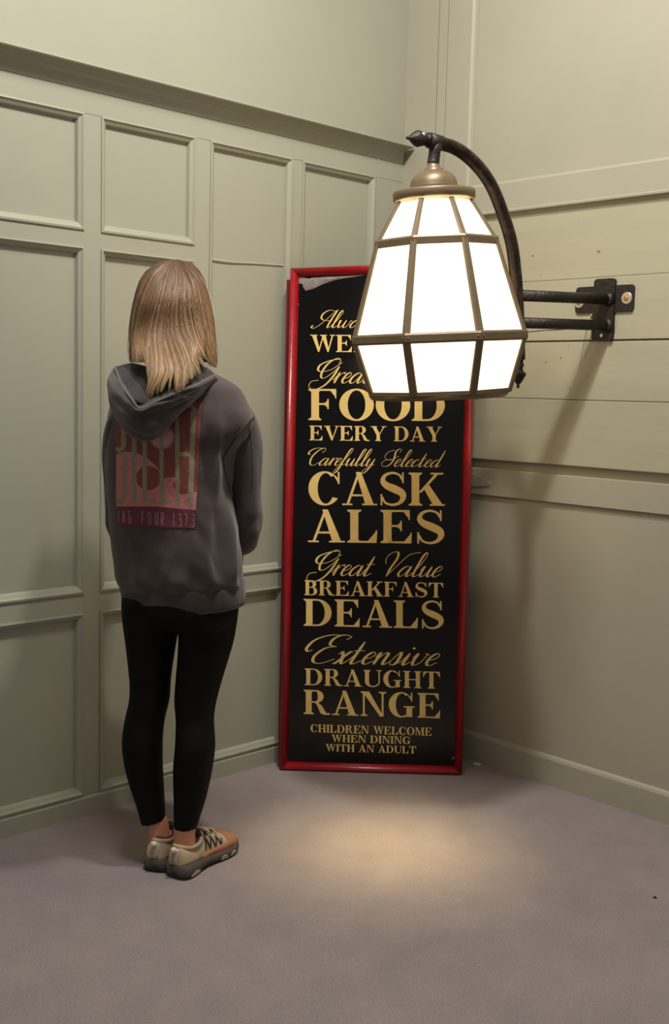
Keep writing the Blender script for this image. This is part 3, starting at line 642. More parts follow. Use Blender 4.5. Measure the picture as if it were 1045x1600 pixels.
# ---- hoodie -----------------------------------------------------------
TR_ = [(570, 240, 300, .09, .8), (580, 212, 330, .075, .62), (590, 192, 352, .065, .55), (604, 176, 374, .06, .50), (625, 169, 387, .058, .50), (648, 165.5, 395, .056, .53), (672, 164, 391, .055, .58), (696, 163.5, 378, .055, .62), (716, 163.5, 372, .055, .64), (745, 164, 368, .055, .65), (780, 166, 368, .055, .65), (820, 168.5, 372, .055, .65), (860, 172.5, 379.5, .055, .65), (890, 176.5, 385.5, .055, .65), (905, 179, 386.5, .055, .645), (915, 183.5, 385.5, .055, .63), (920, 189, 381, .055, .62)]
NT, NR = 150, 200
rowsT = catmull(TR_, NT); RT = []
for y, a, b, d, r in rowsT: RT.append(ringat(y, a, b, d, r, .42, NR, 2.35))
def fold(p, k, j):
    u = np.dot(p-FR, PU); z = p[2]
    s = 0
    lo = max(0, min(1, (1.25-z)/.4))
    # long vertical folds over the lower right back
    s += .0055*lo*math.sin(u*95+z*14+2.2*noise.noise(Vector((u*5, z*3, 1))))*max(0, min(1, (u-.02)/.1))
    s += .008*math.exp(-((u-.095-.10*(1.05-z))/.014)**2)*max(0, min(1, (1.22-z)/.2))*max(0, min(1, (z-.80)/.15))
    s += .009*noise.noise(Vector((u*7, z*5, 3)))
    s += .0045*noise.noise(Vector((u*22+z*8, z*16, 5)))
    s += .006*math.exp(-((z-.815)/.03)**2)*math.sin(u*60)
    def cre(u0, z0, u1, z1, a, w_):      # crease between two points of the back
        d = np.array([u1-u0, z1-z0]); L2 = d@d; t = ((u-u0)*d[0]+(z-z0)*d[1])/L2
        if t < -.2 or t > 1.2: return 0
        q_ = np.array([u-u0, z-z0])-t*d; env = max(0, 1-((t-.5)/.7)**2)
        return a*env*math.exp(-(q_@q_)/w_**2)
    if np.dot(p-FR, PV) < .1:
        s += cre(.125, 1.24, .112, 1.02, .016, .016)+cre(.105, 1.20, .095, 1.05, -.010, .014)
        s += cre(.15, 1.0, .175, .82, .014, .012)+cre(.125, .98, .15, .80, -.008, .012)+cre(.09, .96, .12, .80, .008, .012)
        s += cre(.17, .92, .19, .80, -.008, .008)+cre(.06, 1.0, .13, .84, -.006, .012)
        s += cre(-.10, .92, -.06, .80, .006, .014)+cre(.02, .90, -.02, .80, .005, .014)+cre(.06, 1.30, .12, 1.22, .006, .02)
    return s
for i in range(NT):
    c = sum(RT[i])/NR
    for j in range(NR):
        n = RT[i][j]-c; n[2] = 0; n /= np.linalg.norm(n); RT[i][j] = RT[i][j]+n*fold(RT[i][j], i, j)*min(1, i/25)*(1 if i < NT-8 else (NT-1-i)/8)+np.array([0, 0, .105*np.dot(RT[i][j]-FR, PU)*max(0, (i-NT*.6)/(NT*.4))])
hb = MB().rings(RT, True, False)
hoodie = hb.build('hoodie', M_hood, person, True)
# ribbed hem band
hr = []
for k, (y, a, b, r) in enumerate(((908, 186, 380, .61), (915, 184.5, 384, .625), (920, 185.5, 385, .63), (932, 187.5, 385, .625), (944, 189.5, 384, .62), (950, 191, 382.5, .61), (948, 194, 378, .59), (935, 194, 378, .59))):
    R_ = [p+np.array([0, 0, .105*np.dot(p-FR, PU)]) for p in ringat(y, a, b, .055, r, .42, 240, 2.35)]; c = sum(R_)/240
    hr.append([p+(p-c)*(.0022*math.cos(j*PI)) if k < 6 else p for j, p in enumerate(R_)])
# subtle resampling: real-looking rib from alternating points
MB().rings(hr, True, False).build('hem_band', M_rib, hoodie, True)
# sleeves
def sleeve(pts, fseed, name='sleeve'):
    Q_ = catmull([list(pt(x, y, d))+[r] for x, y, d, r in pts], 90)
    P_ = [Vector(q_[:3]) for q_ in Q_]; R = []; up = Vector(tuple(PV)); N_ = 48
    for i, p in enumerate(P_):
        t = (P_[min(i+1, 89)]-P_[max(i-1, 0)]).normalized(); up = (up-t*up.dot(t)).normalized(); q = t.cross(up); rr = Q_[i][3]
        ringp = []
        for k in range(N_):
            a = 2*PI*k/N_; w_ = rr*(1+.05*math.sin(i*.22+3*math.sin(a+fseed))*math.sin(a*1+fseed)+.10*noise.noise(Vector((math.cos(a)*1.3, math.sin(a)*1.3, i*.06+fseed))))
            w_ += .004*math.exp(-((i-52)/3)**2)*math.sin(a*2)+.004*math.exp(-((i-60)/3)**2)*math.cos(a*2)
            ringp.append(p+(up*math.cos(a)*1.12+q*math.sin(a))*w_)
        R.append(ringp)
    return MB().rings(R).build(name, M_hood, hoodie, True)
slR = sleeve([(340, 632, .055, .035), (362, 648, .055, .052), (376, 680, .055, .0535), (382.5, 720, .057, .046), (385, 760, .062, .0405), (385.5, 800, .072, .040), (384.5, 832, .095, .040), (376, 845, .14, .039), (356, 843, .20, .037), (326, 838, .245, .034)], 1.0)
slL = sleeve([(205, 632, .07, .03), (190, 660, .08, .042), (186, 710, .09, .042), (187, 760, .11, .040), (190, 810, .135, .040), (198, 838, .17, .040), (220, 843, .225, .037), (250, 838, .27, .034)], 4.0)
# front pocket
fp = []
bt_ = BVHTree.FromPolygons([Vector(v) for v in hb.v], hb.f)
def hood_pts():
    vs = []; fs = []
    for o in (hoodie, slR, slL):
        off = wloc(o); b = len(vs); vs += [v.co+off for v in o.data.vertices]; fs += [tuple(i+b for i in p.vertices) for p in o.data.polygons]
    return BVHTree.FromPolygons(vs, fs)
BV = hood_pts()
def hit(x, y, off=.0):
    r = Vector(ray(x, y)).normalized(); h = BV.ray_cast(Vector(CC), r)
    if h[0] is None: return None
    n = h[1] if h[1].dot(r) < 0 else -h[1]
    return h[0]+n*off
def seamline(px, r=.0016, n=30, m=M_seam, off=.0004):
    P_ = [hit(*p, off) for p in catmull(px, n)]; P_ = [p for p in P_ if p is not None]
    P_ = [P_[0]]+[(P_[i-1]+P_[i]*2+P_[i+1])/4 for i in range(1, len(P_)-1)]+[P_[-1]]
    if len(P_) > 3: MB().tube(P_, r, 6).build('seam', m, hoodie, True)
seamline([(396, 651), (388, 659), (376, 672), (364, 690), (354, 706), (348, 716)], .0026)
seamline([(389, 668), (393, 690), (395, 730), (394, 770), (388, 806)], .0018, m=M_hood)
seamline([(348, 716), (352, 740), (360, 770), (370, 815), (378, 850)], .002)
# hood: sheet through curves from attachment to rim to cavity
HC = [  # each: list of (x, y, dv) left -> right
 [(183, 600, .02), (186, 630, -.03), (200, 655, -.085), (226, 668, -.10), (252, 655, -.095), (276, 632, -.08), (304, 612, -.055), (338, 592, .0)],
 [(172, 612, .02), (178, 645, -.045), (198, 676, -.10), (227, 689, -.115), (252, 678, -.112), (277, 650, -.10), (306, 624, -.08), (339, 597, -.01)],
 [(168.5, 604, .01), (174, 635, -.06), (197, 664, -.135), (225, 677, -.150), (251, 666, -.146), (277, 641, -.13), (307, 617, -.105), (339.5, 594, -.02)],
 [(169.5, 592, 0), (176, 615, -.075), (199, 645, -.150), (222, 657, -.162), (250, 646, -.158), (277, 629, -.145), (307, 610, -.118), (339, 591, -.03)],
 [(175, 580, 0), (185, 604, -.085), (203, 630, -.158), (219, 642, -.170), (246, 630, -.166), (277, 617, -.152), (307, 604.5, -.124), (339, 588, -.035)],
 [(179, 574, 0), (189, 598, -.083), (205, 623, -.156), (219, 638.5, -.168), (245, 627, -.164), (277, 613.5, -.150), (306, 602, -.121), (337, 586, -.033)],
 [(183, 573, .01), (193, 595, -.072), (207, 617, -.140), (221, 631, -.150), (245, 620, -.146), (276, 607, -.132), (304, 596, -.105), (333, 583, -.025)],
 [(188, 572, .02), (199, 590, -.055), (212, 607, -.110), (226, 616, -.118), (248, 608, -.115), (275, 597, -.105), (302, 588, -.085), (328, 579, -.015)],
 [(196, 570, .03), (207, 580, -.02), (220, 590, -.065), (233, 594, -.075), (252, 590, -.075), (275, 584, -.07), (298, 579, -.055), (320, 574, .0)],
 [(206, 568, .05), (216, 570, .02), (228, 573, -.01), (240, 575, -.02), (256, 574, -.02), (275, 572, -.015), (294, 570, -.005), (312, 568, .03)]]
n1, n2 = 90, 70
cols = [catmull(c, n1) for c in HC]; G = []
for i in range(n1): G.append(catmull([cols[k][i] for k in range(len(HC))], n2))
V = []; F = []
for i in range(n1):
    for j in range(n2):
        x, y, d = G[i][j]; s = j/(n2-1)
        # soft creases on the bag and a centre seam
        cr = .006*math.exp(-((s-.22)/.06)**2)*math.sin((x-170)*.09)+.007*noise.noise(Vector((x*.035, y*.06, 2)))
        env = math.sin(PI*i/(n1-1))**.6
        cr += env*(.008*math.exp(-((s-.30-.08*math.sin((x-170)*.03))/.030)**2)-.006*math.exp(-((s-.36-.08*math.sin((x-170)*.03))/.03)**2)+.007*math.exp(-((s-.17-.05*math.cos((x-200)*.04))/.025)**2))
        if s > .66: cr += env*.012*math.sin(x*.11+y*.10)
        if .08 < s < .42: cr += .005*math.exp(-((x-224)/3.5)**2)
        V.append(pt(x, y, d+cr))
for i in range(n1-1):
    for j in range(n2-1): a = i*n2+j; F.append((a, a+1, a+n2+1, a+n2))
hd = mobj('hood', V, F, M_hood, hoodie, True)
m_ = hd.modifiers.new('s', 'SOLIDIFY'); m_.thickness = .004; m_.offset = 0
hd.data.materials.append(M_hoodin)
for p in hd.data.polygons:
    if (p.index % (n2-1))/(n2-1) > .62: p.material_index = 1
# rim stitching
rimP = [Vector(pt(x, y, d-.004)) for x, y, d in cols[5]]
MB().tube(rimP, .0022, 6).build('hood_rim', fleece('rim_edge', (104, 95, 94), (112, 102, 100)), hd, True)
rimP = [Vector(pt(x-1, y+9, d-.0065)) for x, y, d in cols[5][6:]]
MB().tube(rimP, .0011, 5).build('rim_stitch', M_seam, hd, True)

# ---- print on the back ------------------------------------------------
def inter(xs, ys, x): return np.interp(x, xs, ys)
def seg(cx, cy, a, b, w_):
    a = np.array(a, float); b = np.array(b, float); d = b-a; L2 = max(d@d, 1e-6)
    t = np.clip(((cx-a[0])*d[0]+(cy-a[1])*d[1])/L2, 0, 1); return np.hypot(cx-a[0]-t*d[0], cy-a[1]-t*d[1]) < w_
def printcol(cx, cy):
    C_ = np.zeros(cx.shape+(3,)); 
    col = lambda c: np.array(lin(c)[:3])
    brick, olive, pink, lilac, burg, txt = col((126, 72, 62)), col((140, 132, 108)), col((190, 118, 120)), col((190, 144, 152)), col((104, 56, 62)), col((172, 120, 122))
    C_[:] = brick
    # sun
    r = np.hypot(cx-540, cy-480); a = np.arctan2(cy-480, cx-540); saw = (a*28/(2*PI)) % 1
    C_[r < 88+32*(1-saw)] = lilac
    crest = inter([110, 150, 200, 260, 350, 430, 480, 520, 521, 545, 590, 640, 690, 722, 723, 900], [645, 628, 616, 615, 640, 690, 735, 782, 892, 868, 848, 843, 860, 888, 985, 970], cx)
    pk = cy > crest
    pk &= ~((np.hypot((cx-420)/1.0, (cy-850)/1.0) < 111) & (cx < 560) & (cy > inter([300, 330, 380, 430, 480, 525], [800, 752, 738, 742, 760, 785], cx)))
    pk &= ~((np.hypot(cx-735, cy-915) < 90) & (cy > inter([640, 680, 720, 760], [900, 876, 890, 905], cx)) & (cy < inter([640, 680, 740, 850], [940, 988, 998, 978], cx)))
    pk &= ~((cx > 735) & (cy < inter([735, 850], [996, 976], cx)))
    C_[pk] = pink
    edge = inter([130, 470, 845], [1108, 1108, 1142], cx)
    # letters
    L_ = np.zeros(cx.shape, bool)
    L_ |= (np.abs(cx-196) < 21) & (cy < 560)
    L_ |= (np.abs(np.hypot((cx-150), (cy-555)*1.2)-48) < 20) & (cy > 555) & (cx > 120)
    L_ |= (cx < 165) & (np.abs(cy-598) < 15) & (cx > 120)
    L_ |= (np.abs(np.hypot((cx-160), (cy-660)*1.4)-45) < 20) & (cy < 660) & (cx > 150)
    L_ |= (np.abs(cx-204) < 21) & (cy > 650) & (cy < 1010)
    L_ |= (np.abs(np.hypot((cx-160), (cy-1010)*.8)-45) < 20) & (cy >= 1010) & (cx > 120)
    L_ |= (cx < 165) & (np.abs(cy-1060) < 16) & (cx > 120)
    L_ |= (np.abs(cx-291+(cy-700)*-.004) < 22) & (cy < 1078)
    L_ |= (np.abs(cx-386) < 21) & (cy < 1070); L_ |= (cx > 366) & (cx < 490) & (cy > 1040) & (cy < 1070)
    L_ |= (np.abs(cx-540) < 19) & (cy < 1085) & (cy > 560); L_ |= (cx > 525) & (cx < 632) & (cy > 1048) & (cy < 1085)
    L_ |= (np.abs(cx-680) < 19) & (cy > 262) & (cy < 1100)
    sx = 826-(cy-250)*.034
    L_ |= (np.abs(cx-sx) < 23) & (cy > 250) & (cy < 1112)
    L_ |= (np.abs(np.hypot((cx-755)/88, (cy-262)/72)-1) < .25) & (cy < 262)
    L_ |= (cx > 690) & (cx < 800) & (cy > 614+(cx-690)*.05) & (cy < 654+(cx-690)*.05)
    C_[L_ & (cy < edge)] = olive
    ml = (np.abs(cx-540) < 19) & (cy > 380) & (cy <= 560); C_[ml] = (olive+lilac)/2
    st = cy > edge; C_[st] = burg
    T_ = np.zeros(cx.shape, bool); sk = lambda y, x: y+(x-150)*.052
    def S(x0, y0, x1, y1, w_=3.0): nonlocal T_; T_ |= seg(cx, cy, (x0, sk(y0, x0)), (x1, sk(y1, x1)), w_)
    a, b = 1148, 1255; m = 1200
    S(153, a, 153, b); S(190, b, 190, a); S(190, a, 210, b); S(210, b, 210, a)
    S(262, a, 240, a); S(240, a, 240, b); S(240, b, 262, b); S(262, b, 262, m); S(262, m, 252, m)
    S(348, a, 376, a); S(362, a, 362, b)
    S(420, a, 440, a); S(420, a, 420, b); S(440, a, 440, b); S(420, b, 440, b)
    S(484, a, 484, b); S(504, a, 504, b); S(484, b, 504, b)
    S(536, b, 536, a); S(536, a, 555, a); S(555, a, 555, m); S(555, m, 538, m); S(538, m, 556, b)
    S(640, a+6, 648, a); S(648, a, 648, b)
    S(718, m, 698, m); S(698, m, 698, a); S(698, a, 718, a); S(718, a, 718, b); S(718, b, 698, b)
    S(744, a, 768, a); S(768, a, 756, b)
    S(810, a, 832, a); S(832, a, 832, b); S(832, b, 810, b); S(816, m, 832, m)
    C_[T_ & st] = txt
    return C_
nu, nv = 250, 370
cxs = np.linspace(122, 905, nu); cys = np.linspace(130, 1312, nv)
CX, CY = np.meshgrid(cxs, cys)
colr = printcol(CX, CY); V = []; ok = []
rightedge = np.interp(CY, [130, 165, 1140, 1312], [900, 902, 848, 846]); leftedge = np.interp(CY, [130, 1100, 1110, 1290], [122, 128, 145, 150])
botedge = np.interp(CX, [130, 845], [1285, 1310])
inside = (CX <= rightedge) & (CX >= leftedge) & (CY <= botedge) & (CY >= 160)
cache = {}
for j in range(nv):
    for i in range(nu):
        if not inside[j, i]: V.append((0, 0, 0)); ok.append(False); continue
        h = hit(160+CX[j, i]/5.8, 600+CY[j, i]/5.8, .0018)
        ok.append(h is not None); V.append(tuple(h) if h is not None else (0, 0, 0))
F = []
for j in range(nv-1):
    for i in range(nu-1):
        a = j*nu+i; q4 = (a, a+nu, a+nu+1, a+1)
        if all(ok[k] for k in q4): F.append(q4)
used = sorted({k for f in F for k in f}); rm = {k: n for n, k in enumerate(used)}
fade = np.array([1+.10*noise.noise(Vector((CX.flat[k]*.02, CY.flat[k]*.02, 0)))+.10*noise.noise(Vector((CX.flat[k]*.15, CY.flat[k]*.15, 4))) for k in used])
off = wloc(hoodie); me = bpy.data.meshes.new('back_print')
me.from_pydata([tuple(V[k][i]-off[i] for i in range(3)) for k in used], [], [tuple(rm[k] for k in f) for f in F]); me.materials.append(M_print)
ca = me.color_attributes.new('Col', 'FLOAT_COLOR', 'POINT')
cc = np.ones((len(used), 4)); cc[:, :3] = colr.reshape(-1, 3)[used]*fade[:, None]; ca.data.foreach_set('color', cc.ravel())
for p in me.polygons: p.use_smooth = True
pr_ = bpy.data.objects.new('back_print', me); link(pr_, hoodie); pr_['label'] = 'faded brick, pink and olive wave print'

# ---- hair --------------------------------------------------------------
SIL = [(406, 272, 274), (409, 256, 292), (414, 242, 303), (424, 227, 313), (440, 216.5, 321), (460, 210, 326), (490, 205, 331), (520, 203, 334.5), (550, 202, 336.5), (566, 203, 337)]
def sil(y): return np.interp(y, [s[0] for s in SIL], [s[1] for s in SIL]), np.interp(y, [s[0] for s in SIL], [s[2] for s in SIL])
def hdv(x, y):
    a, b = sil(min(y, 566)); c = (a+b)/2; w_ = (b-a)/2; q_ = max(0, 1-((x-c)/w_)**2)
    D = .118*math.sqrt(max(0, min(1, (y-404)/70)))**1.0
    drop = max(0, y-495)/125; drop = drop*drop*(3-2*drop) if drop < 1 else 1.
    return .075-D*math.sqrt(q_)-.115*drop*(1 if 205 < x < 322 else .25)
# under layer shell around back and sides, open at the face
V = []; n_ = 60; SH = MB(); R = []
for k in range(46):
    y = 407+k*(566-407)/45; a, b = sil(y); a += 2; b -= 2; c = (a+b)/2; w_ = (b-a)/2; D = .112*math.sqrt(max(0.02, min(1, (y-404)/70))); r = []
    for j in range(n_):
        th = math.radians(-2+(j/(n_-1))*184) ; r.append(pt(c-w_*math.cos(th)*1.0, y, .08-D*math.sin(th)))
    R.append(r)
hair = SH.rings(R, False, False).build('hair', M_hairbase, person, True)
m_ = hair.modifiers.new('s', 'SOLIDIFY'); m_.thickness = .006; m_.offset = 0
GU = [
 [(258, 410), (234, 425), (216, 458), (207, 500), (203, 540), (202.5, 566)],
 [(262, 409), (241, 427), (223, 465), (212, 510), (208, 545), (207, 568)],
 [(265, 408), (248, 428), (231, 470), (219, 515), (214, 548), (213, 570)],
 [(267, 408), (253, 430), (238, 472), (226, 515), (221, 538), (228, 560), (242, 574)],
 [(269, 407.5), (259, 432), (247, 478), (238, 520), (241, 555), (241, 585), (232, 606), (229, 627)],
 [(270, 407), (264, 434), (254, 480), (246, 520), (250, 555), (250, 585), (240, 606), (236, 622)],
 [(271, 407), (268, 434), (260, 480), (253, 520), (258, 552), (264, 575), (256, 596), (251, 613)],
 [(272, 407), (272, 434), (265, 480), (261, 520), (269, 550), (277, 574), (276, 595), (277, 612)],
 [(273, 407), (276, 434), (270, 480), (269, 518), (280, 547), (288, 572), (288, 590), (285.5, 610)],
 [(275, 407), (281, 434), (277, 480), (279, 516), (292, 545), (297, 565), (299, 580), (299, 593)],
 [(277, 407), (287, 434), (286, 480), (291, 516), (303, 543), (301, 560), (307, 572), (312, 586)],
 [(279, 408), (293, 436), (297, 480), (303, 518), (315, 545), (325, 562), (333, 573)],
 [(282, 408), (300, 438), (308, 480), (315, 518), (325, 548), (333, 566), (337, 575)],
 [(285, 409), (307, 440), (317, 480), (324, 518), (331, 552), (336, 574)],
 [(290, 410), (313, 442), (324, 480), (330, 518), (335, 552), (336.5, 574)],
 [(294, 412), (316, 440), (328, 480), (333.5, 518), (336, 552), (337, 572)]]
GN = 22; GR = [np.array(catmull(g_, GN)) for g_ in GU]
HV = []; HF = []; HCc = []
def cl(c): return np.array(lin(c)[:3])
for s_ in range(5200):
    k = rng.uniform(0, len(GU)-1.001)
    if s_ < 500: k = rng.choice([4, 5, 6, 7, 8, 9, 10])+rng.normal(0, .22); k = min(max(k, 0), len(GU)-1.001)
    kk = int(k); f = k-kk; kr = round(k) if rng.random() < .8 else round(k*2)/2
    lay = rng.uniform(-.011, .005); ph = rng.uniform(0, 6.28); amp = rng.uniform(.1, .9); L_ = rng.uniform(.80, 1.0)**.7 if rng.random() < .8 else rng.uniform(.6, .95)
    base_b = .30*noise.noise(Vector((k*5.5, 0, 3)))+rng.normal(0, .24)-(.45 if rng.random() < .22 else 0); hl = rng.random() < .22; rad = rng.uniform(.0006, .0013); pts = []; b0 = len(HV)
    jx = rng.normal(0, 1.5); fly = rng.normal(0, 1.6)
    for j in range(GN):
        t = j/(GN-1); tt = t*L_; jj = tt*(GN-1); ji = min(int(jj), GN-2); jf = jj-ji
        cl_ = max(0, (t-.42)/.58)**1.3*(.97 if 3 < kr < 12 else .6); ke = k*(1-cl_)+kr*cl_; k0 = min(int(ke), len(GU)-2); fe = ke-k0
        g0 = GR[k0][ji]*(1-jf)+GR[k0][ji+1]*jf; g1 = GR[k0+1][ji]*(1-jf)+GR[k0+1][ji+1]*jf
        p = g0*(1-fe)+g1*fe; x = p[0]+amp*math.sin(t*5+ph)+jx*(math.sin(t*PI)+.3*t)+fly*max(0, t-.6)*2.2*math.sin(t*7+ph); y = p[1]
        pts.append(pt(x, y, hdv(x, y)+lay*min(1, t*4)*(1-.75*t)-.003))
    for j in range(GN):
        t = j/(GN-1); P0 = pts[j]; T0 = pts[min(j+1, GN-1)]-pts[max(j-1, 0)]; T0 /= np.linalg.norm(T0)+1e-9
        s1 = np.cross(T0, CF); s1 /= np.linalg.norm(s1)+1e-9; s2 = np.cross(s1, T0); r_ = rad*(1-max(0, (t-.5)/.5)*.88)
        for a_ in (90, 210, 330): HV.append(P0-s2*r_*math.sin(math.radians(a_))+s1*r_*math.cos(math.radians(a_))*1.3)
        c_ = cl((92, 68, 54))*(1-min(1, t*1.4))+cl((144, 108, 76))*min(1, t*1.4)
        tb = max(0, (t-.5)/.5); mid = math.exp(-((k-6.5)/3.5)**2)
        c_ = c_*(1-tb*mid*.8)+cl((200, 172, 130))*tb*mid*.8
        if hl: c_ = c_*(1-.55*min(1, t*2.2))+cl((214, 188, 148))*.55*min(1, t*2.2)
        HCc += [np.append(np.clip(c_*max(.25, 1+base_b), 0, 1), 1)]*3
        if j:
            a = b0+(j-1)*3; b = b0+j*3
            for q_ in range(3): HF.append((a+q_, a+(q_+1) % 3, b+(q_+1) % 3, b+q_))
off = wloc(hair); me = bpy.data.meshes.new('hair_strands'); me.from_pydata([tuple(v-np.array(off)) for v in HV], [], HF); me.materials.append(M_hair)
ca = me.color_attributes.new('Col', 'FLOAT_COLOR', 'POINT'); ca.data.foreach_set('color', np.array(HCc).ravel())
for p in me.polygons: p.use_smooth = True
hs = link(bpy.data.objects.new('hair_strands', me), hair); hs['kind'] = 'stuff'

# ---- shoes --------------------------------------------------------------
def shoe(heel, fd, side, label):
    L = .262; sd = np.cross(fd, [0, 0, 1])      # sd = to the right of the foot
    root = empty('shoe', tuple(Vector(tuple(heel))-Vector(tuple(FR)))); root.parent = person; root['label'] = label
    def Q(l, a, z): return heel+sd*l+fd*a+np.array([0, 0, z])
    ys = np.array([0, .01, .03, .06, .10, .16, .24, .33, .42, .52, .62, .70, .78, .85, .91, .955, .985, 1.0])
    hw = np.array([.008, .020, .029, .034, .037, .038, .037, .0355, .035, .038, .043, .046, .0465, .044, .038, .029, .017, .006])
    top = np.array([.036, .038, .040, .041, .041, .040, .038, .035, .033, .031, .030, .030, .030, .031, .032, .033, .034, .034])
    bot = np.array([.010, .007, .004, .001, .001, .001, .001, .004, .006, .003, .001, .001, .002, .004, .008, .012, .016, .019])
    cen = lambda t: .006*math.sin(t*PI)*(-side)
    R = []
    for t, w_, zt, zb in zip(ys, hw, top, bot):
        c = cen(t); w2 = w_+.003
        R.append([Q(c-w2*.95, t*L, zb+.005), Q(c-w2*1.06, t*L, zb+(zt-zb)*.35), Q(c-w2*.98, t*L, zt), Q(c, t*L, zt+.001), Q(c+w2*.98, t*L, zt), Q(c+w2*1.06, t*L, zb+(zt-zb)*.35), Q(c+w2*.95, t*L, zb+.005), Q(c, t*L, zb+.004)])
    s_ = MB().rings(R).build('midsole', M_sole, root, True)
    R = []
    for t, w_, zb in zip(ys, hw, bot):
        c = cen(t); w2 = w_+.002; R.append([Q(c-w2, t*L, max(0, zb-.001)), Q(c-w2, t*L, zb+.008), Q(c+w2, t*L, zb+.008), Q(c+w2, t*L, max(0, zb-.001))])
    MB().rings(R).build('outsole', M_out, root)
    # upper
    uy = np.array([.012, .03, .06, .10, .15, .21, .27, .33, .39, .46, .54, .62, .70, .78, .85, .91, .955, .98])
    uw = np.interp(uy, ys, hw)-.002
    ut = np.array([.070, .084, .088, .086, .083, .081, .081, .083, .090, .092, .086, .077, .069, .063, .058, .052, .045, .038])
    lean = np.interp(uy, [0, .1, .3, .5, 1], [1, 1, 1.0, .95, 1])
    R = []; UR = {}
    for t, w_, z_ in zip(uy, uw, ut):
        c = cen(t); n = 22; r = []
        zb = np.interp(t, ys, top)-.004
        pin = np.interp(t, [0, .1, .3, .45, .6, 1], [.80, .80, .78, .62, .8, .95])
        for k in range(n+1):
            a = PI*k/n; x = -math.cos(a); z = math.sin(a)
            prof_ = 1-(1-pin)*z**1.5
            r.append(Q(c+math.copysign(abs(x)**.75, x)*w_*prof_, t*L, zb+(z_-zb)*z**.72))
        R.append(r)
    up_ = MB().rings(R).build('upper', M_shoe, root, True)
    # dark opening around the ankle with padded collar
    cr = []; 
    for k in range(28):
        a = 2*PI*k/28; y_ = .062+.048*math.sin(a); x_ = .027*math.cos(a); z_ = .077+.010*(-math.sin(a))**2*(1 if math.sin(a) < 0 else 0)+.012*max(0, math.sin(a))**2
        cr.append(Q(cen(.2)+x_, y_, z_))
    cr.append(cr[0]); MB().tube(cr, .0062, 8, False).build('collar', M_shoe, root, True)
    cr2 = [p+np.array([0, 0, .005])+(Q(cen(.2), .062, p[2])-p)*.18 for p in cr]; MB().tube(cr2, .0032, 6, False).build('collar_lining', M_dkline, root, True)
    # toe cap and mud guard
    R = []
    for t in np.linspace(.74, 1.005, 14):
        w_ = np.interp(t, ys, hw)+.001; c = cen(t); z_ = np.interp(t, uy, ut)+.0015; zb = np.interp(t, ys, top)-.003
        if t > .98: z_ = np.interp(t, [.98, 1.005], [.039, .034])
        R.append([Q(c+math.copysign(abs(-math.cos(PI*k/20))**.75, -math.cos(PI*k/20))*w_, t*L, zb+(z_-zb)*min(1, math.sin(PI*k/20)**.72)) for k in range(21)])
    MB().rings(R).build('toe_cap', M_toe, root, True)
    for sg in (1, -1):
        R = []
        for t in np.linspace(.34, .80, 16):
            w_ = np.interp(t, ys, hw)+.0012; c = cen(t); zb = np.interp(t, ys, top)-.002; hh = np.interp(t, [.34, .5, .8], [.008, .018, .024])
            R.append([Q(c+sg*w_, t*L, zb), Q(c+sg*w_*1.0, t*L, zb+hh*.6), Q(c+sg*w_*.95, t*L, zb+hh), Q(c+sg*w_*.9, t*L, zb+hh), Q(c+sg*w_*.9, t*L, zb)])
        MB().rings(R).build('side_guard', M_toe, root, True)
        # cream rubber inserts in the sole
        for ta, tb in ((.10, .26), (.60, .70), (.74, .84)):
            R = []
            for t in np.linspace(ta, tb, 6):
                w_ = np.interp(t, ys, hw)+.0035; c = cen(t); zb = np.interp(t, ys, bot); e_ = math.sin(PI*(t-ta)/(tb-ta))**.5 if 0 < t-ta < tb-ta-1e-6 else .3
                R.append([Q(c+sg*(w_-.004), t*L, zb+.005), Q(c+sg*w_*1.02, t*L, zb+.005), Q(c+sg*w_*1.06, t*L, zb+.005+.012*e_), Q(c+sg*(w_-.004), t*L, zb+.005+.012*e_)])
            MB().rings(R).build('sole_insert', M_cream, root)
        # zigzag side stripes
        pts = [(.40, .052), (.44, .082), (.47, .05), (.52, .078), (.55, .048), (.60, .072), (.63, .047), (.66, .062)]
        zz = []
        for (ta, za), (tb, zb_) in zip(pts[:-1], pts[1:]):
            for f in np.linspace(0, 1, 6):
                t = ta+(tb-ta)*f; z = za+(zb_-za)*f; zt = np.interp(t, uy, ut); zb0 = np.interp(t, ys, top)-.004
                s1 = min(1, max(0, (z-zb0)/(zt-zb0)))**(1/.72); xw = (1-s1*s1)**.5; w_ = np.interp(t, uy, uw); pin = np.interp(t, [0, .1, .3, .45, .6, 1], [.80, .80, .78, .62, .8, .95])
                zz.append(Q(cen(t)+sg*(xw**.75*w_*(1-(1-pin)*s1**1.5)+.001), t*L, z))
        MB().tube(zz, .0026, 6).build('side_stripe', M_dkline, root)
    # heel stripe, pull tab
    R = [[Q(cen(0)+x_, a_, z_) for x_ in (-.008, 0, .008)] for a_, z_ in ((.002, .036), (-.001, .05), (.0, .066), (.006, .082))]
    R = [r+[p+fd*.006 for p in r[::-1]] for r in R]
    MB().rings(R).build('heel_stripe', M_steel, root, True)
    MB().lathe([(.002, -.008), (.0065, -.0065), (.0085, 0), (.0065, .0065), (.002, .008)], Q(0, -.003, .083), tuple(sd), 14).build('pull_tab', M_white, root, True)
    # tongue and laces
    R = []
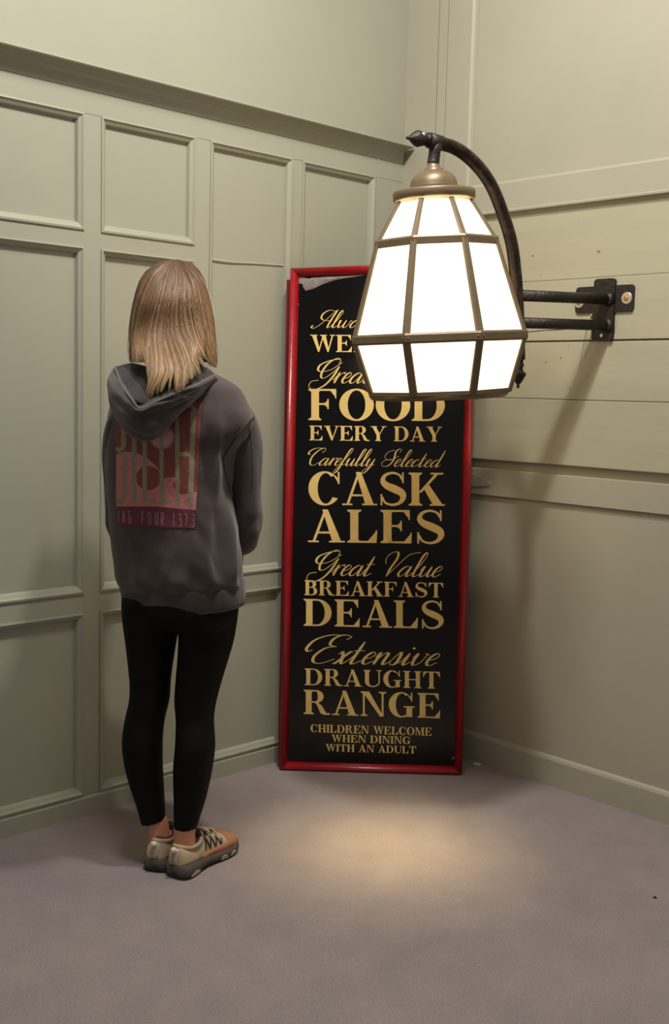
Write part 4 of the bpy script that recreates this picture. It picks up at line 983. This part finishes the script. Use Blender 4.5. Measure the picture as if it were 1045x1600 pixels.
    for t, z_, w_ in ((.36, .100, .017), (.40, .106, .020), (.46, .099, .019), (.56, .088, .017), (.66, .077, .014)):
        R.append([Q(cen(t)-w_, t*L, z_-.012), Q(cen(t)-w_*.7, t*L, z_-.002), Q(cen(t), t*L, z_), Q(cen(t)+w_*.7, t*L, z_-.002), Q(cen(t)+w_, t*L, z_-.012), Q(cen(t), t*L, z_-.014)])
    MB().rings(R).build('tongue', M_dkline, root, True)
    for k in range(5):
        t = .43+k*.055; z_ = .1035-k*.0058; w_ = .023-k*.001; d = .03*(1 if k % 2 else -1)
        MB().tube(catmull([Q(cen(t)-w_, t*L, z_-.014), Q(cen(t)-w_*.5, t*L+d*.1, z_-.001), Q(cen(t)+w_*.5, t*L+d*.25, z_-.001), Q(cen(t)+w_, t*L+d*.35, z_-.014)], 12), .0024, 6).build('lace', M_lace, root, True)
    for sg in (-1, 1):
        MB().tube(catmull([Q(0, .41*L, .106), Q(sg*.018, .40*L, .112), Q(sg*.032, .44*L, .098), Q(sg*.02, .45*L, .100), Q(0, .42*L, .107)], 14), .002, 6).build('lace', M_lace, root, True)
shoe(hR, fdR, 1, 'nearer trail shoe turned to the right')
shoe(hL, fdL, -1, 'farther trail shoe seen from the heel')

# ------------------------------------------------------------------ small bits on the carpet
p = onplane(749, 1193, (0, 0, .0), (0, 0, 1)); p[0] = min(p[0], X0-.03)
o = MB().rings([[(p[0]+a, p[1]+b, .0005) for a, b in ((-.008, .012), (.006, .014), (.01, -.01), (0, -.016), (-.009, -.008))], [(p[0]+a, p[1]+b, .004) for a, b in ((-.006, .010), (.005, .012), (.009, -.009), (0, -.013), (-.007, -.006))]]).build('paper_scrap', M_white, None, loc=tuple(p))
o['label'] = 'tiny white paper scrap on carpet beside the sign foot'; o['category'] = 'litter'
p = onplane(1023, 1403, (0, 0, 0), (0, 0, 1))
o = MB().lathe([(.004, .0), (.0055, .0015), (.004, .003), (.001, .0035)], p, (0, 0, 1), 9).build('dark_crumb', M_out, None, loc=tuple(p))
o['label'] = 'tiny dark crumb on the carpet at the right'; o['category'] = 'litter'
